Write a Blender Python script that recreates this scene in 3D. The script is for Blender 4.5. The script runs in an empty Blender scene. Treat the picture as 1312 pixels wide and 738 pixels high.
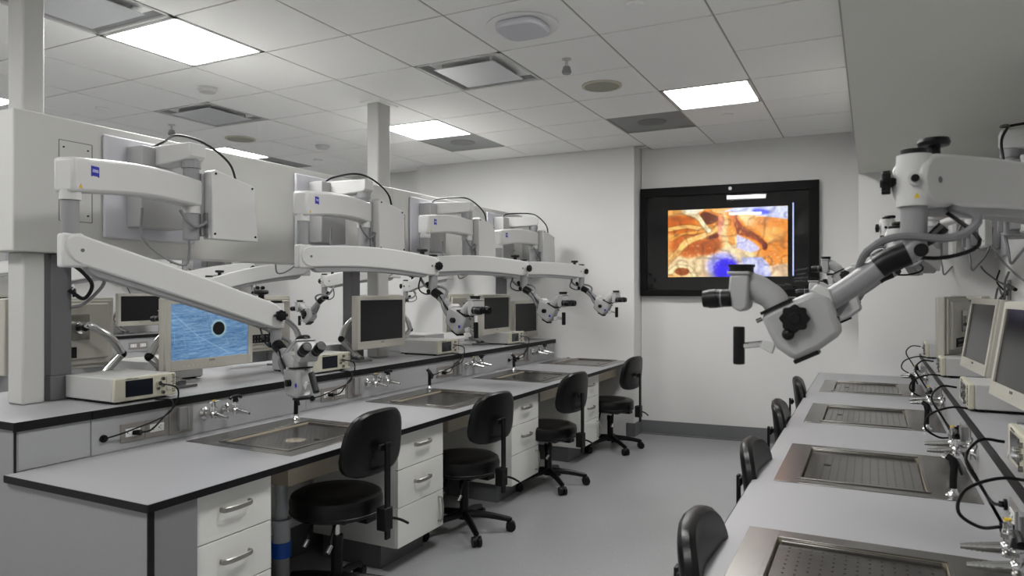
import bpy, bmesh, math, random
import numpy as np
from mathutils import Vector, Matrix, Euler
random.seed(7)
C = bpy.context.scene.collection
PI = math.pi

# ------------------------------------------------------------------ camera
F_PX, TH, HZ, CH = 908.0, 0.46892, 371.5, 1.42
cd = bpy.data.cameras.new('camera')
cd.sensor_width = 36.0
cd.lens = F_PX / 1312 * 36
cd.shift_y = (HZ - 369) / 1312
cd.clip_start = 0.05
cd.dof.use_dof = True
cd.dof.focus_distance = 4.0
cd.dof.aperture_fstop = 5.0
cam = bpy.data.objects.new('camera', cd)
C.objects.link(cam)
cam.location = (0, 0, CH)
cam.rotation_euler = (PI / 2, 0, TH)
bpy.context.scene.camera = cam
R_ = Vector((math.cos(TH), math.sin(TH), 0))
F_ = Vector((-math.sin(TH), math.cos(TH), 0))


def at(u, v, **k):
    """a pixel of the photograph turned into a point on a known plane"""
    d = R_ * ((u - 656) / F_PX) + F_ + Vector((0, 0, (HZ - v) / F_PX))
    if 'z' in k: t = (k['z'] - CH) / d.z
    elif 'x' in k: t = k['x'] / d.x
    elif 'y' in k: t = k['y'] / d.y
    else: t = k['d']
    return Vector((0, 0, CH)) + d * t


# ------------------------------------------------------------------ world, exposure
w = bpy.data.worlds.new('world')
bpy.context.scene.world = w
w.use_nodes = True
w.node_tree.nodes['Background'].inputs[0].default_value = (0.5, 0.52, 0.5, 1)
w.node_tree.nodes['Background'].inputs[1].default_value = 0.05
vs = bpy.context.scene.view_settings
vs.view_transform = 'Standard'
vs.look = 'None'
vs.gamma = 1
vs.use_curve_mapping = False
vs.exposure = 2.02
LIGHT_PANEL = 7.5


# ------------------------------------------------------------------ materials
def s2l(c):
    return tuple((x / 12.92 if x <= 0.04045 else ((x + 0.055) / 1.055) ** 2.4) for x in c)


def mat(name, col, rough=0.5, metal=0.0, noise=0.0, nscale=20, bump=0.0, bscale=80, emit=None, es=1.0, coat=0.0, spec=0.5):
    m = bpy.data.materials.new(name)
    m.use_nodes = True
    nt = m.node_tree
    b = nt.nodes['Principled BSDF']
    c = s2l(col) + (1,)
    b.inputs['Base Color'].default_value = c
    b.inputs['Roughness'].default_value = rough
    b.inputs['Metallic'].default_value = metal
    b.inputs['Coat Weight'].default_value = coat
    b.inputs['Specular IOR Level'].default_value = spec
    tc = nt.nodes.new('ShaderNodeTexCoord')
    if noise:
        n = nt.nodes.new('ShaderNodeTexNoise')
        n.inputs['Scale'].default_value = nscale
        n.inputs['Detail'].default_value = 5
        nt.links.new(tc.outputs['Object'], n.inputs['Vector'])
        mx = nt.nodes.new('ShaderNodeMix')
        mx.data_type = 'RGBA'
        mx.inputs['A'].default_value = tuple(max(0, x * (1 - noise)) for x in c[:3]) + (1,)
        mx.inputs['B'].default_value = tuple(min(1, x * (1 + noise)) for x in c[:3]) + (1,)
        nt.links.new(n.outputs['Fac'], mx.inputs['Factor'])
        nt.links.new(mx.outputs['Result'], b.inputs['Base Color'])
    if bump:
        n = nt.nodes.new('ShaderNodeTexNoise')
        n.inputs['Scale'].default_value = bscale
        n.inputs['Detail'].default_value = 3
        nt.links.new(tc.outputs['Object'], n.inputs['Vector'])
        bp = nt.nodes.new('ShaderNodeBump')
        bp.inputs['Strength'].default_value = bump
        bp.inputs['Distance'].default_value = 0.002
        nt.links.new(n.outputs['Fac'], bp.inputs['Height'])
        nt.links.new(bp.outputs['Normal'], b.inputs['Normal'])
    if emit:
        b.inputs['Emission Color'].default_value = s2l(emit) + (1,)
        b.inputs['Emission Strength'].default_value = es
    return m


M = dict(
    wall=mat('wall_paint', (.872, .87, .864), .6, noise=.015, nscale=3, bump=.15, bscale=200),
    soffit=mat('soffit_paint', (.85, .855, .83), .6, noise=.02, nscale=2),
    tile=mat('ceiling_tile', (.955, .955, .95), .8, noise=.02, nscale=30, bump=.4, bscale=300),
    grid=mat('ceiling_grid', (.66, .65, .62), .5, noise=.02),
    lam=mat('grey_laminate', (.625, .625, .635), .42, noise=.03, nscale=260),
    lamd=mat('grey_laminate_dark', (.50, .50, .51), .45, noise=.04, nscale=40),
    lamp_=mat('light_grey_board', (.635, .64, .645), .45, noise=.03, nscale=60),
    edge=mat('black_edge', (.05, .05, .055), .5, noise=.1, spec=.3),
    endb=mat('end_board_shaded', (.575, .575, .58), .45, noise=.03, nscale=60),  # light grey board copy, colour darkened for the dimmer light on this end
    cab=mat('white_cabinet', (.88, .88, .865), .35, noise=.01, nscale=8),
    steel=mat('brushed_steel', (.60, .59, .575), .27, 1, noise=.12, nscale=35),
    steeld=mat('worn_steel', (.50, .49, .475), .24, 1, noise=.25, nscale=9),
    chrome=mat('chrome', (.86, .86, .86), .12, 1, noise=.03),
    plate=mat('steel_plate', (.55, .535, .52), .42, .1, noise=.06, nscale=60),
    black=mat('black_plastic', (.03, .03, .034), .42, noise=.1, spec=.3),
    vinyl=mat('black_vinyl', (.02, .02, .022), .36, noise=.1, bump=.25, bscale=160, spec=.35),
    hole=mat('dark_hole', (.02, .02, .02), .8, noise=.05),
    white=mat('white_enamel', (.785, .785, .78), .38, noise=.01, nscale=10),
    greyp=mat('grey_enamel', (.55, .55, .555), .4, noise=.02, nscale=14),
    scope=mat('pale_grey_enamel', (.66, .66, .66), .4, noise=.02, nscale=16),
    dgrey=mat('dark_grey_enamel', (.40, .40, .41), .4, noise=.04),
    post=mat('post_paint', (.75, .75, .74), .5, noise=.01),
    lav=mat('lavender_grey_plate', (.79, .79, .815), .45, noise=.01),
    panel=mat('white_partition', (.79, .79, .775), .45, noise=.015, nscale=3),
    cream=mat('cream_plastic', (.76, .75, .68), .45, noise=.015),
    bezel=mat('beige_bezel', (.71, .70, .66), .5, noise=.015),
    boxw=mat('console_cover', (.735, .735, .73), .45, noise=.01),
    screen=mat('screen_off', (.04, .042, .05), .2, noise=.03, spec=.3),
    lcd=mat('console_lcd', (.10, .11, .15), .15, noise=.05),
    hose=mat('grey_hose', (.46, .46, .47), .5, noise=.06),
    blue=mat('logo_blue', (.04, .08, .62), .4, noise=.03),
    logow=mat('logo_white', (.92, .92, .95), .4, noise=.01),
    yellow=mat('yellow_mark', (.85, .72, .12), .45, noise=.05),
    pipe=mat('white_pipe', (.80, .82, .84), .35, noise=.02),
    pipeb=mat('blue_band', (.10, .36, .78), .4, noise=.03),
    recept=mat('white_receptacle', (.92, .92, .91), .4, noise=.01),
    tan=mat('tan_label', (.86, .74, .55), .5, noise=.1),
    amber=mat('lamp_window', (.95, .85, .62), .5, noise=.08, emit=(1, .85, .6), es=.12),
    panelblack=mat('display_black', (.05, .05, .055), .6, noise=.05, spec=.1),
    handle=mat('handle_steel', (.62, .61, .59), .34, .7, noise=.03),
    light=mat('light_diffuser', (1, 1, 1), .5, emit=(1, .996, .99), es=LIGHT_PANEL),
    ink=mat('grey_ink', (.30, .30, .30), .6, noise=.05),
    inkw=mat('marker_ink', (.55, .55, .56), .6, noise=.05),
    sinkunder=mat('pale_basin', (.74, .70, .62), .45, noise=.1, nscale=12),
    vent=mat('vent_grille', (.56, .57, .57), .6, noise=.04),
    ventp=mat('vent_face', (.80, .81, .82), .25, .2, noise=.03),
    speaker=mat('speaker_mesh', (.60, .60, .55), .7, noise=.04),
    wood=mat('black_wood', (.05, .05, .05), .5, noise=.35, nscale=14, spec=.15),
)


def flecked(name, a, b_, c_, rough):
    m = bpy.data.materials.new(name)
    m.use_nodes = True
    nt = m.node_tree
    b = nt.nodes['Principled BSDF']
    b.inputs['Roughness'].default_value = rough
    tc = nt.nodes.new('ShaderNodeTexCoord')
    vo = nt.nodes.new('ShaderNodeTexVoronoi')
    vo.inputs['Scale'].default_value = 55
    nt.links.new(tc.outputs['Object'], vo.inputs['Vector'])
    cr = nt.nodes.new('ShaderNodeValToRGB')
    cr.color_ramp.elements[0].position = .10
    cr.color_ramp.elements[0].color = s2l(b_) + (1,)
    cr.color_ramp.elements[1].position = .20
    cr.color_ramp.elements[1].color = s2l(a) + (1,)
    nt.links.new(vo.outputs['Distance'], cr.inputs['Fac'])
    n = nt.nodes.new('ShaderNodeTexNoise')
    n.inputs['Scale'].default_value = 1.6
    n.inputs['Detail'].default_value = 6
    nt.links.new(tc.outputs['Object'], n.inputs['Vector'])
    mx = nt.nodes.new('ShaderNodeMix')
    mx.data_type = 'RGBA'
    mx.inputs['B'].default_value = s2l(c_) + (1,)
    mt = nt.nodes.new('ShaderNodeMath')
    mt.operation = 'MULTIPLY'
    mt.inputs[1].default_value = .5
    nt.links.new(n.outputs['Fac'], mt.inputs[0])
    nt.links.new(mt.outputs[0], mx.inputs['Factor'])
    nt.links.new(cr.outputs['Color'], mx.inputs['A'])
    nt.links.new(mx.outputs['Result'], b.inputs['Base Color'])
    return m


M['floor'] = flecked('flecked_vinyl_floor', (.60, .605, .61), (.71, .71, .71), (.57, .575, .58), .36)
M['base'] = flecked('flecked_baseboard', (.42, .425, .43), (.52, .52, .52), (.39, .395, .40), .5)


def glassm():
    m = bpy.data.materials.new('clear_glass')
    m.use_nodes = True
    b = m.node_tree.nodes['Principled BSDF']
    b.inputs['Base Color'].default_value = (1, 1, 1, 1)
    b.inputs['Roughness'].default_value = .02
    b.inputs['Transmission Weight'].default_value = 1
    b.inputs['IOR'].default_value = 1.45
    return m


def vcolm(name, es, rough=.2):
    m = bpy.data.materials.new(name)
    m.use_nodes = True
    nt = m.node_tree
    b = nt.nodes['Principled BSDF']
    a = nt.nodes.new('ShaderNodeAttribute')
    a.attribute_name = 'Col'
    b.inputs['Base Color'].default_value = (.01, .01, .01, 1)
    b.inputs['Roughness'].default_value = rough
    nt.links.new(a.outputs['Color'], b.inputs['Emission Color'])
    b.inputs['Emission Strength'].default_value = es
    return m


M['glass'] = glassm()
GAIN = 2 ** -vs.exposure
M['tvimg'] = vcolm('surgical_image', .95 * GAIN)
M['monimg'] = vcolm('microscope_image', .80 * GAIN)


# ------------------------------------------------------------------ mesh helpers
class MB:
    """collects shapes; build() links them as ONE mesh object"""
    def __init__(s):
        s.b = bmesh.new()

    def _x(s, vs, mtx):
        for v in vs: v.co = mtx @ v.co

    def box(s, c, d, rot=(0, 0, 0)):
        r = bmesh.ops.create_cube(s.b, size=1)
        s._x(r['verts'], Matrix.Translation(c) @ Euler(rot).to_matrix().to_4x4() @ Matrix.Diagonal((d[0], d[1], d[2], 1)))
        return s

    def bb(s, x0, x1, y0, y1, z0, z1):
        return s.box(((x0 + x1) / 2, (y0 + y1) / 2, (z0 + z1) / 2), (abs(x1 - x0), abs(y1 - y0), abs(z1 - z0)))

    def cyl(s, p0, p1, r, r2=None, n=20):
        p0, p1 = Vector(p0), Vector(p1)
        d = p1 - p0
        q = d.to_track_quat('Z', 'Y').to_matrix().to_4x4()
        k = bmesh.ops.create_cone(s.b, cap_ends=True, segments=n, radius1=r, radius2=r if r2 is None else r2, depth=d.length)
        s._x(k['verts'], Matrix.Translation((p0 + p1) / 2) @ q)
        return s

    def sph(s, c, r, sc=(1, 1, 1), n=16):
        k = bmesh.ops.create_uvsphere(s.b, u_segments=n, v_segments=max(6, n // 2), radius=r)
        s._x(k['verts'], Matrix.Translation(c) @ Matrix.Diagonal((sc[0], sc[1], sc[2], 1)))
        return s

    def tube(s, pts, r, n=8, sub=4, r2=None):
        P = [Vector(p) for p in pts]
        if sub > 1 and len(P) > 2:
            Q = []
            E = [P[0] * 2 - P[1]] + P + [P[-1] * 2 - P[-2]]
            for i in range(1, len(E) - 2):
                a, b, c, d = E[i - 1:i + 3]
                for k in range(sub):
                    t = k / sub
                    Q.append(.5 * ((2 * b) + (c - a) * t + (2 * a - 5 * b + 4 * c - d) * t * t + (3 * b - a - 3 * c + d) * t ** 3))
            Q.append(P[-1])
            P = Q
        rings = []
        up = Vector((0, 0, 1))
        m = len(P)
        for i, p in enumerate(P):
            t = (P[min(i + 1, m - 1)] - P[max(i - 1, 0)])
            if t.length < 1e-9: t = Vector((0, 0, 1))
            t.normalize()
            if abs(t.dot(up)) > .97: up = Vector((1, 0, 0)) if abs(t.x) < .8 else Vector((0, 1, 0))
            sx = t.cross(up).normalized()
            up = sx.cross(t).normalized()
            rr = r if r2 is None else r + (r2 - r) * i / (m - 1)
            rings.append([s.b.verts.new(p + (sx * math.cos(2 * PI * j / n) + up * math.sin(2 * PI * j / n)) * rr) for j in range(n)])
        for i in range(m - 1):
            for j in range(n):
                s.b.faces.new((rings[i][j], rings[i][(j + 1) % n], rings[i + 1][(j + 1) % n], rings[i + 1][j]))
        s.b.faces.new(rings[0][::-1]); s.b.faces.new(rings[-1])
        return s

    def prism(s, prof, fn, t0, t1):
        """closed 2D profile extruded between t0 and t1, mapped by fn(a,b,t)"""
        A = [s.b.verts.new(fn(a, b, t0)) for a, b in prof]
        B = [s.b.verts.new(fn(a, b, t1)) for a, b in prof]
        n = len(prof)
        s.b.faces.new(A[::-1]); s.b.faces.new(B)
        for i in range(n):
            s.b.faces.new((A[i], A[(i + 1) % n], B[(i + 1) % n], B[i]))
        return s

    def lathe(s, prof, c=(0, 0, 0), n=24, ax='z', sc=(1, 1)):
        rings = []
        for r, z in prof:
            ring = []
            for j in range(n):
                a = 2 * PI * j / n
                p = Vector((r * math.cos(a) * sc[0], r * math.sin(a) * sc[1], z))
                if ax == 'x': p = Vector((p.z, p.x, p.y))
                if ax == 'y': p = Vector((p.x, p.z, p.y))
                ring.append(s.b.verts.new(p + Vector(c)))
            rings.append(ring)
        for i in range(len(rings) - 1):
            for j in range(n):
                s.b.faces.new((rings[i][j], rings[i][(j + 1) % n], rings[i + 1][(j + 1) % n], rings[i + 1][j]))
        s.b.faces.new(rings[0][::-1]); s.b.faces.new(rings[-1])
        return s

    def build(s, name, m, parent=None, bev=0, seg=2, world=False, mtx=None):
        bmesh.ops.recalc_face_normals(s.b, faces=s.b.faces)
        if mtx is not None:
            s._x(s.b.verts, mtx)
        if world and parent is not None:
            off = Vector(parent.location)
            q = parent.parent
            while q: off += Vector(q.location); q = q.parent
            for v in s.b.verts: v.co -= off
        me = bpy.data.meshes.new(name)
        s.b.to_mesh(me)
        s.b.free()
        for p in me.polygons: p.use_smooth = True
        me.set_sharp_from_angle(angle=math.radians(35))
        me.materials.append(M[m] if isinstance(m, str) else m)
        o = bpy.data.objects.new(name, me)
        C.objects.link(o)
        if parent is not None: o.parent = parent
        if bev:
            md = o.modifiers.new('bevel', 'BEVEL')
            md.width = bev; md.segments = seg; md.limit_method = 'ANGLE'
            md.angle_limit = math.radians(40)
        return o


def tag(o, label=None, cat=None, group=None, kind=None):
    if label: o['label'] = label
    if cat: o['category'] = cat
    if group: o['group'] = group
    if kind: o['kind'] = kind
    return o


def thing(name, label, cat, loc=(0, 0, 0), rz=0, group=None):
    o = bpy.data.objects.new(name, None)
    C.objects.link(o)
    o.location = loc
    o.rotation_euler = (0, 0, rz)
    o.empty_display_size = .1
    return tag(o, label, cat, group)


def struct(name, mb, m, parent=None, bev=0):
    o = mb.build(name, m, parent, bev)
    o['kind'] = 'structure'
    return o


KIDS = {}


def copy_tree(o, parent=None):
    c = o.copy()
    C.objects.link(c)
    if parent is not None: c.parent = parent
    for ch in list(o.children): copy_tree(ch, c)
    return c


def dup(root, loc, rz, label=None, group=None):
    c = copy_tree(root)
    c.location = loc
    c.rotation_euler = (0, 0, rz)
    if label: c['label'] = label
    if group: c['group'] = group
    return c


def text_mesh(name, s, size, mtx, m, parent, ext=.0004, world=False):
    cu = bpy.data.curves.new(name, 'FONT')
    cu.body = s; cu.size = size; cu.extrude = ext
    cu.align_x = 'CENTER'; cu.align_y = 'CENTER'
    t = bpy.data.objects.new('tmp', cu)
    C.objects.link(t)
    bpy.context.view_layer.update()
    me = bpy.data.meshes.new_from_object(t.evaluated_get(bpy.context.evaluated_depsgraph_get()))
    C.objects.unlink(t)
    bpy.data.objects.remove(t)
    me.transform(mtx)
    if world and parent is not None:
        off = Vector(parent.location); q = parent.parent
        while q: off += Vector(q.location); q = q.parent
        me.transform(Matrix.Translation(-off))
    me.materials.clear()
    me.materials.append(M[m])
    o = bpy.data.objects.new(name, me)
    C.objects.link(o)
    o.parent = parent
    return o


# ------------------------------------------------------------------ the setting
CZ = 2.805
XL, XR, YF = -7.75, 0.86, -1.9
YB0, YB1 = 6.88, 7.04          # back wall at x=-2.04 and x=0 (measured)


def yb(x): return YB0 + (YB1 - YB0) * (x + 2.04) / 2.04


struct('floor', MB().bb(XL - .1, XR + .1, YF - .1, 7.4, -.06, 0), 'floor')
ceil = struct('ceiling', MB().bb(XL - .1, XR + .1, YF - .1, 7.4, CZ + .03, CZ + .08), 'tile')
fn = lambda a, b, t: Vector((a, b, t))
struct('wall_back', MB().prism([(-2.04, yb(-2.04)), (-.09, yb(-.09)), (-.09, 7.4), (-2.04, 7.4)], fn, 0, CZ + .05), 'wall')
struct('trim_1', MB().bb(-4.57, -2.045, 6.65, 7.4, 0, CZ + .05), 'wall')              # wide pilaster behind the island
struct('wall_back_left', MB().bb(-6.74, -4.57, 6.9, 7.4, 0, CZ + .05), 'wall')
struct('trim_2', MB().bb(XL, -6.74, 7.0, 7.4, 0, CZ + .05), 'wall')
struct('trim_3', MB().bb(-.09, XR, 6.44, 7.4, 0, CZ + .05), 'wall')                   # pier behind the right bench
struct('wall_right', MB().bb(XR, XR + .1, YF, 7.4, 0, CZ + .05), 'wall')
struct('wall_left', MB().bb(XL - .1, XL, YF, 7.4, 0, CZ + .05), 'wall')
struct('wall_front', MB().bb(XL, XR, YF - .1, YF, 0, CZ + .05), 'wall')
struct('trim_4', MB().bb(-.09, XR, YF, 6.44, 2.37, CZ + .04), 'soffit')               # dropped bulkhead over the right bench
bpts = [(-2.045, 6.65, -4.57, 6.65)]
bb_ = MB()
bb_.prism([(-2.045, yb(-2.04) - .012), (-.09, yb(-.09) - .012), (-.09, yb(-.09)), (-2.045, yb(-2.04))], fn, 0, .13)
bb_.prism([(-2.045, yb(-2.04) - .05), (-.09, yb(-.09) - .05), (-.09, yb(-.09)), (-2.045, yb(-2.04))], fn, 0, .008)
struct('baseboard_back', bb_, 'base')
struct('baseboard_pier', MB().bb(-2.045, -2.033, 6.64, 6.88, 0, .13).bb(-2.12, -2.033, 6.638, 6.65, 0, .13), 'base')
struct('baseboard_left', MB().bb(XL, XL + .012, YF, 7.0, 0, .13), 'base')
struct('baseboard_right', MB().bb(XR - .012, XR, YF, 6.44, 0, .13), 'base')

# ceiling: grid of 2 ft tiles, with lights, diffusers and return grilles in their cells
TS = .61
X0, Y0 = -.10, 3.04
ncx = range(-13, 1)     # cell i spans X0+i*TS .. +TS
ncy = range(-9, 7)
cell = lambda x, y: (math.floor((x - X0) / TS), math.floor((y - Y0) / TS))
lights = {}
for lx in (-1.02, -3.46, -5.9):
    for ly in (.3, 2.74, 5.17):
        lights[cell(lx, ly)] = 'light'
special = dict(lights)
lights = special
special = dict(lights)
for p in ((-2.2, 3.95), (-4.67, 3.95), (-3.46, 2.1)): special[cell(*p)] = 'diff'
for p in ((-1.62, 5.78), (-3.46, 5.78), (-5.9, 5.78)): special[cell(*p)] = 'ret'
long_ = cell(-1.02, 3.9)
tm = {}


def tile_mesh(wx, wy):
    k = (round(wx, 3), round(wy, 3))
    if k not in tm:
        b = MB().box((0, 0, 0), (wx, wy, .02))
        o = b.build('ceiling_tile', 'tile')
        tm[k] = o.data
        bpy.data.objects.remove(o)
    return tm[k]


first = True
for i in ncx:
    for j in ncy:
        x0, x1 = X0 + i * TS, X0 + (i + 1) * TS
        y0, y1 = Y0 + j * TS, Y0 + (j + 1) * TS
        x0, x1 = max(x0, XL + .005), min(x1, -.095 if i >= -1 else 99)
        y0 = max(y0, YF + .005)
        lim = 6.64 if -4.57 < (x0 + x1) / 2 < -2.04 else 6.86
        y1 = min(y1, lim)
        if (i, j) in special or i >= 0 or x1 - x0 < .03 or y1 - y0 < .03: continue
        if (i, j) == (long_[0], long_[1] + 1): continue
        if (i, j) == long_: y1 += TS
        o = bpy.data.objects.new('ceiling_tile', tile_mesh(x1 - x0 - .012, y1 - y0 - .012))
        C.objects.link(o)
        o.parent = ceil
        o.location = ((x0 + x1) / 2, (y0 + y1) / 2, CZ + .012)
g = MB()
for i in range(-12, 1):
    x = X0 + i * TS
    g.bb(x - .009, x + .009, YF, 6.9, CZ + .006, CZ + .012)
    if i == 0: g.bb(x - .04, x - .03, YF, 6.9, CZ - .002, CZ + .012)
for j in range(-8, 7):
    y = Y0 + j * TS
    if j == long_[1] + 1:
        g.bb(XL, X0 + long_[0] * TS, y - .007, y + .007, CZ + .006, CZ + .0115)
        g.bb(X0 + (long_[0] + 1) * TS, -.09, y - .007, y + .007, CZ + .006, CZ + .0115)
    else:
        g.bb(XL, -.09, y - .007, y + .007, CZ + .006, CZ + .0115)
g.build('ceiling_grid', 'grid', ceil)['kind'] = 'structure'

where = {cell(-3.46, 2.74): 'large bright square ceiling light nearest the camera at upper left',
         cell(-1.02, 5.17): 'square ceiling light close to the far wall above the wall screen',
         cell(-3.46, 5.17): 'square ceiling light just behind the white post in mid-room',
         cell(-5.9, 5.17): 'far-left ceiling light half hidden behind the white partition',
         cell(-5.9, 2.74): 'ceiling light at the left picture edge beyond the near white post'}
for (i, j) in lights:
    cx, cy = X0 + (i + .5) * TS, Y0 + (j + .5) * TS
    seen = (i, j) in where
    side = 'right' if cx > -2 else ('middle' if cx > -4.5 else 'left')
    far_ = 'at the room end behind the camera' if cy < -1 else ('just behind the camera' if cy < 1.5 else 'above the camera')
    t = thing('ceiling_light', where.get((i, j), 'square recessed ceiling light %s, %s column' % (far_, side)), 'ceiling light', (cx, cy, CZ), group='square ceiling lights')
    f = MB()
    h = TS / 2 - .004
    for sx, sy, dx, dy in ((1, 0, .022, 2 * h), (-1, 0, .022, 2 * h), (0, 1, 2 * h, .022), (0, -1, 2 * h, .022)):
        f.box((sx * (h - .011), sy * (h - .011), .012), (dx, dy, .022))
    f.build('frame', 'white', t)
    MB().box((0, 0, .016), (2 * h - .04, 2 * h - .04, .004)).build('diffuser', 'light', t)
dl = {cell(-2.2, 3.95): 'square plaque air diffuser in the middle of the ceiling with open dark slots',
      cell(-4.67, 3.95): 'square air diffuser in the ceiling over the partition left of the mid-room post',
      cell(-3.46, 2.1): 'air diffuser with pale plaque at the top left corner beside the large light'}
for (i, j), lb in dl.items():
    cx, cy = X0 + (i + .5) * TS, Y0 + (j + .5) * TS
    t = thing('air_diffuser', lb, 'air diffuser', (cx, cy, CZ))
    h = TS / 2 - .004
    f = MB()
    for sx, sy, dx, dy in ((1, 0, .02, 2 * h), (-1, 0, .02, 2 * h), (0, 1, 2 * h, .02), (0, -1, 2 * h, .02)):
        f.box((sx * (h - .01), sy * (h - .01), .008), (dx, dy, .014))
    f.build('frame', 'white', t)
    c = MB()
    a, b = h - .02, h - .16
    fn4 = [(-1, -1), (1, -1), (1, 1), (-1, 1)]
    lo = [c.b.verts.new((sx * a, sy * a, .012)) for sx, sy in fn4]
    hi = [c.b.verts.new((sx * b, sy * b, .10)) for sx, sy in fn4]
    for k in range(4): c.b.faces.new((lo[k], lo[(k + 1) % 4], hi[(k + 1) % 4], hi[k]))
    c.b.faces.new(hi)
    c.build('cone', 'vent', t)
    MB().cyl((0, 0, .093), (0, 0, .099), .11).build('duct_opening', 'hole', t)
    pl = MB().box((0, 0, -.006), (.42, .42, .006)).build('plaque', 'ventp', t, bev=.002)
    for sx, sy in fn4: MB().cyl((sx * .17, sy * .17, -.004), (sx * .17, sy * .17, .07), .006, n=8).build('hanger', 'white', t)
rl = {cell(-1.62, 5.78): 'dark grey ceiling return grille left of the far ceiling light',
      cell(-3.46, 5.78): 'dark grey ceiling return grille right behind the light by the mid-room post',
      cell(-5.9, 5.78): 'dark grey ceiling return grille at far left above the partition'}
for (i, j), lb in rl.items():
    cx, cy = X0 + (i + .5) * TS, Y0 + (j + .5) * TS
    t = thing('return_grille', lb, 'vent', (cx, cy, CZ))
    h = TS / 2 - .004
    MB().box((0, 0, .016), (2 * h, 2 * h, .006)).build('perforated_face', 'vent', t)
    MB().cyl((0, 0, .010), (0, 0, .0125), .12, n=28).build('damper_ring', 'dgrey', t)
# small ceiling devices
p = at(670, 33, z=CZ)
t = thing('access_point', 'rounded white wireless access point on the ceiling ahead of the diffuser', 'access point', p)
MB().lathe([(.17, .0), (.19, -.004), (.19, -.001), (.17, .003)], n=32).build('ring', 'tile', t)
b = MB(); n = 32
pr_ = [(math.copysign(abs(math.cos(2 * PI * k / n)) ** .55, math.cos(2 * PI * k / n)) * .125, math.copysign(abs(math.sin(2 * PI * k / n)) ** .55, math.sin(2 * PI * k / n)) * .125) for k in range(n)]
b.prism(pr_, lambda a, c, z: Vector((a, c, z)), -.035, .002)
b.build('cover', 'lav', t, bev=.008)
for (u, v, lb) in ((771, 110, 'round ceiling speaker between the two sprinklers and the far light'), (308, 178, 'round ceiling speaker at left just above the partition')):
    p = at(u, v, z=CZ)
    t = thing('ceiling_speaker', lb, 'speaker', p)
    MB().lathe([(.135, .004), (.135, -.006), (.118, -.008), (.118, .004)], n=32).build('rim', 'cream', t)
    MB().cyl((0, 0, -.006), (0, 0, .003), .119, n=32).build('mesh_face', 'speaker', t)
for (u, v, lb) in ((726, 76, 'pendent sprinkler head near the round speaker in mid ceiling'), (220, 160, 'pendent sprinkler head at left above the near microscope')):
    p = at(u, v, z=CZ)
    t = thing('sprinkler_head', lb, 'sprinkler', p)
    MB().cyl((0, 0, 0.004), (0, 0, -.05), .009, n=12).lathe([(.028, .003), (.028, -.003), (.012, -.008), (.01, .003)], n=20).build('stem', 'white', t)
    MB().cyl((0, 0, -.045), (0, 0, -.07), .02, .028).cyl((0, 0, -.075), (0, 0, -.088), .03, .024).build('deflector', 'greyp', t)
for (u, v, lb) in ((813, 6, 'flush round cover plate in the ceiling at the top edge of the picture'), (932, 147, 'flush round cover plate in the ceiling beside the far light'),
                   (131, 139, 'flush round cover plate in the ceiling at far left'), (408, 205, 'flush round cover plate in the ceiling behind the mid-room post')):
    p = at(u, v, z=CZ)
    t = thing('cover_plate', lb, 'cover plate', p)
    MB().lathe([(.045, .004), (.045, -.006), (.040, -.009), (.001, -.009), (.001, .004)], n=28).build('disc', 'tile', t)
for (u, v, lb) in ((266, 113, 'low white smoke detector on the ceiling beyond the near light'), (413, 187, 'white smoke detector on the ceiling at left of the mid-room post')):
    p = at(u, v, z=CZ)
    t = thing('smoke_detector', lb, 'smoke detector', p)
    MB().lathe([(.065, .004), (.065, -.012), (.05, -.03), (.02, -.036), (.001, -.036), (.001, .004)], n=28).build('housing', 'white', t)
    MB().lathe([(.046, -.031), (.046, -.026), (.05, -.026), (.05, -.030)], n=20).build('vent_slots', 'dgrey', t)


# ------------------------------------------------------------------ bench runs
def tops(x_front, x_back, ys, ye, holes, lab, sgn, name='lab_worktop'):
    """continuous worktop with rectangular cut-outs for the trays; front is x_front"""
    t = thing(name, lab, 'worktop', (x_front, ys, .73))
    b = MB()
    hx0, hx1 = x_front - sgn * .085, x_front - sgn * .655
    z0, z1 = .704, .730
    bx = lambda xa, xb, ya, yc: b.bb(min(xa, xb), max(xa, xb), ya, yc, z0, z1)
    bx(x_front, hx0, ys, ye)
    bx(hx1, x_back, ys, ye)
    yy = ys
    for (a, c) in holes:
        bx(hx0, hx1, yy, a); yy = c
    bx(hx0, hx1, yy, ye)
    b.build('top', 'lam', t, world=True)
    e = MB()
    e.bb(min(x_front, x_front + sgn * .003), max(x_front, x_front + sgn * .003), ys - .003, ye, z0 - .001, z1 - .0005)
    e.bb(min(x_front, x_back), max(x_front, x_back), ys - .003, ys, z0 - .001, z1 - .0005)
    e.build('edge_band', 'edge', t, world=True)
    return t


XFL = -2.07
LSY = [2.55, 3.83, 5.13, 6.37]       # left tray centres
tops(XFL, -2.88, 1.50, 6.65, [(y - .29, y + .29) for y in LSY], 'long grey worktop with black edge on the left island', 1)
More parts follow.
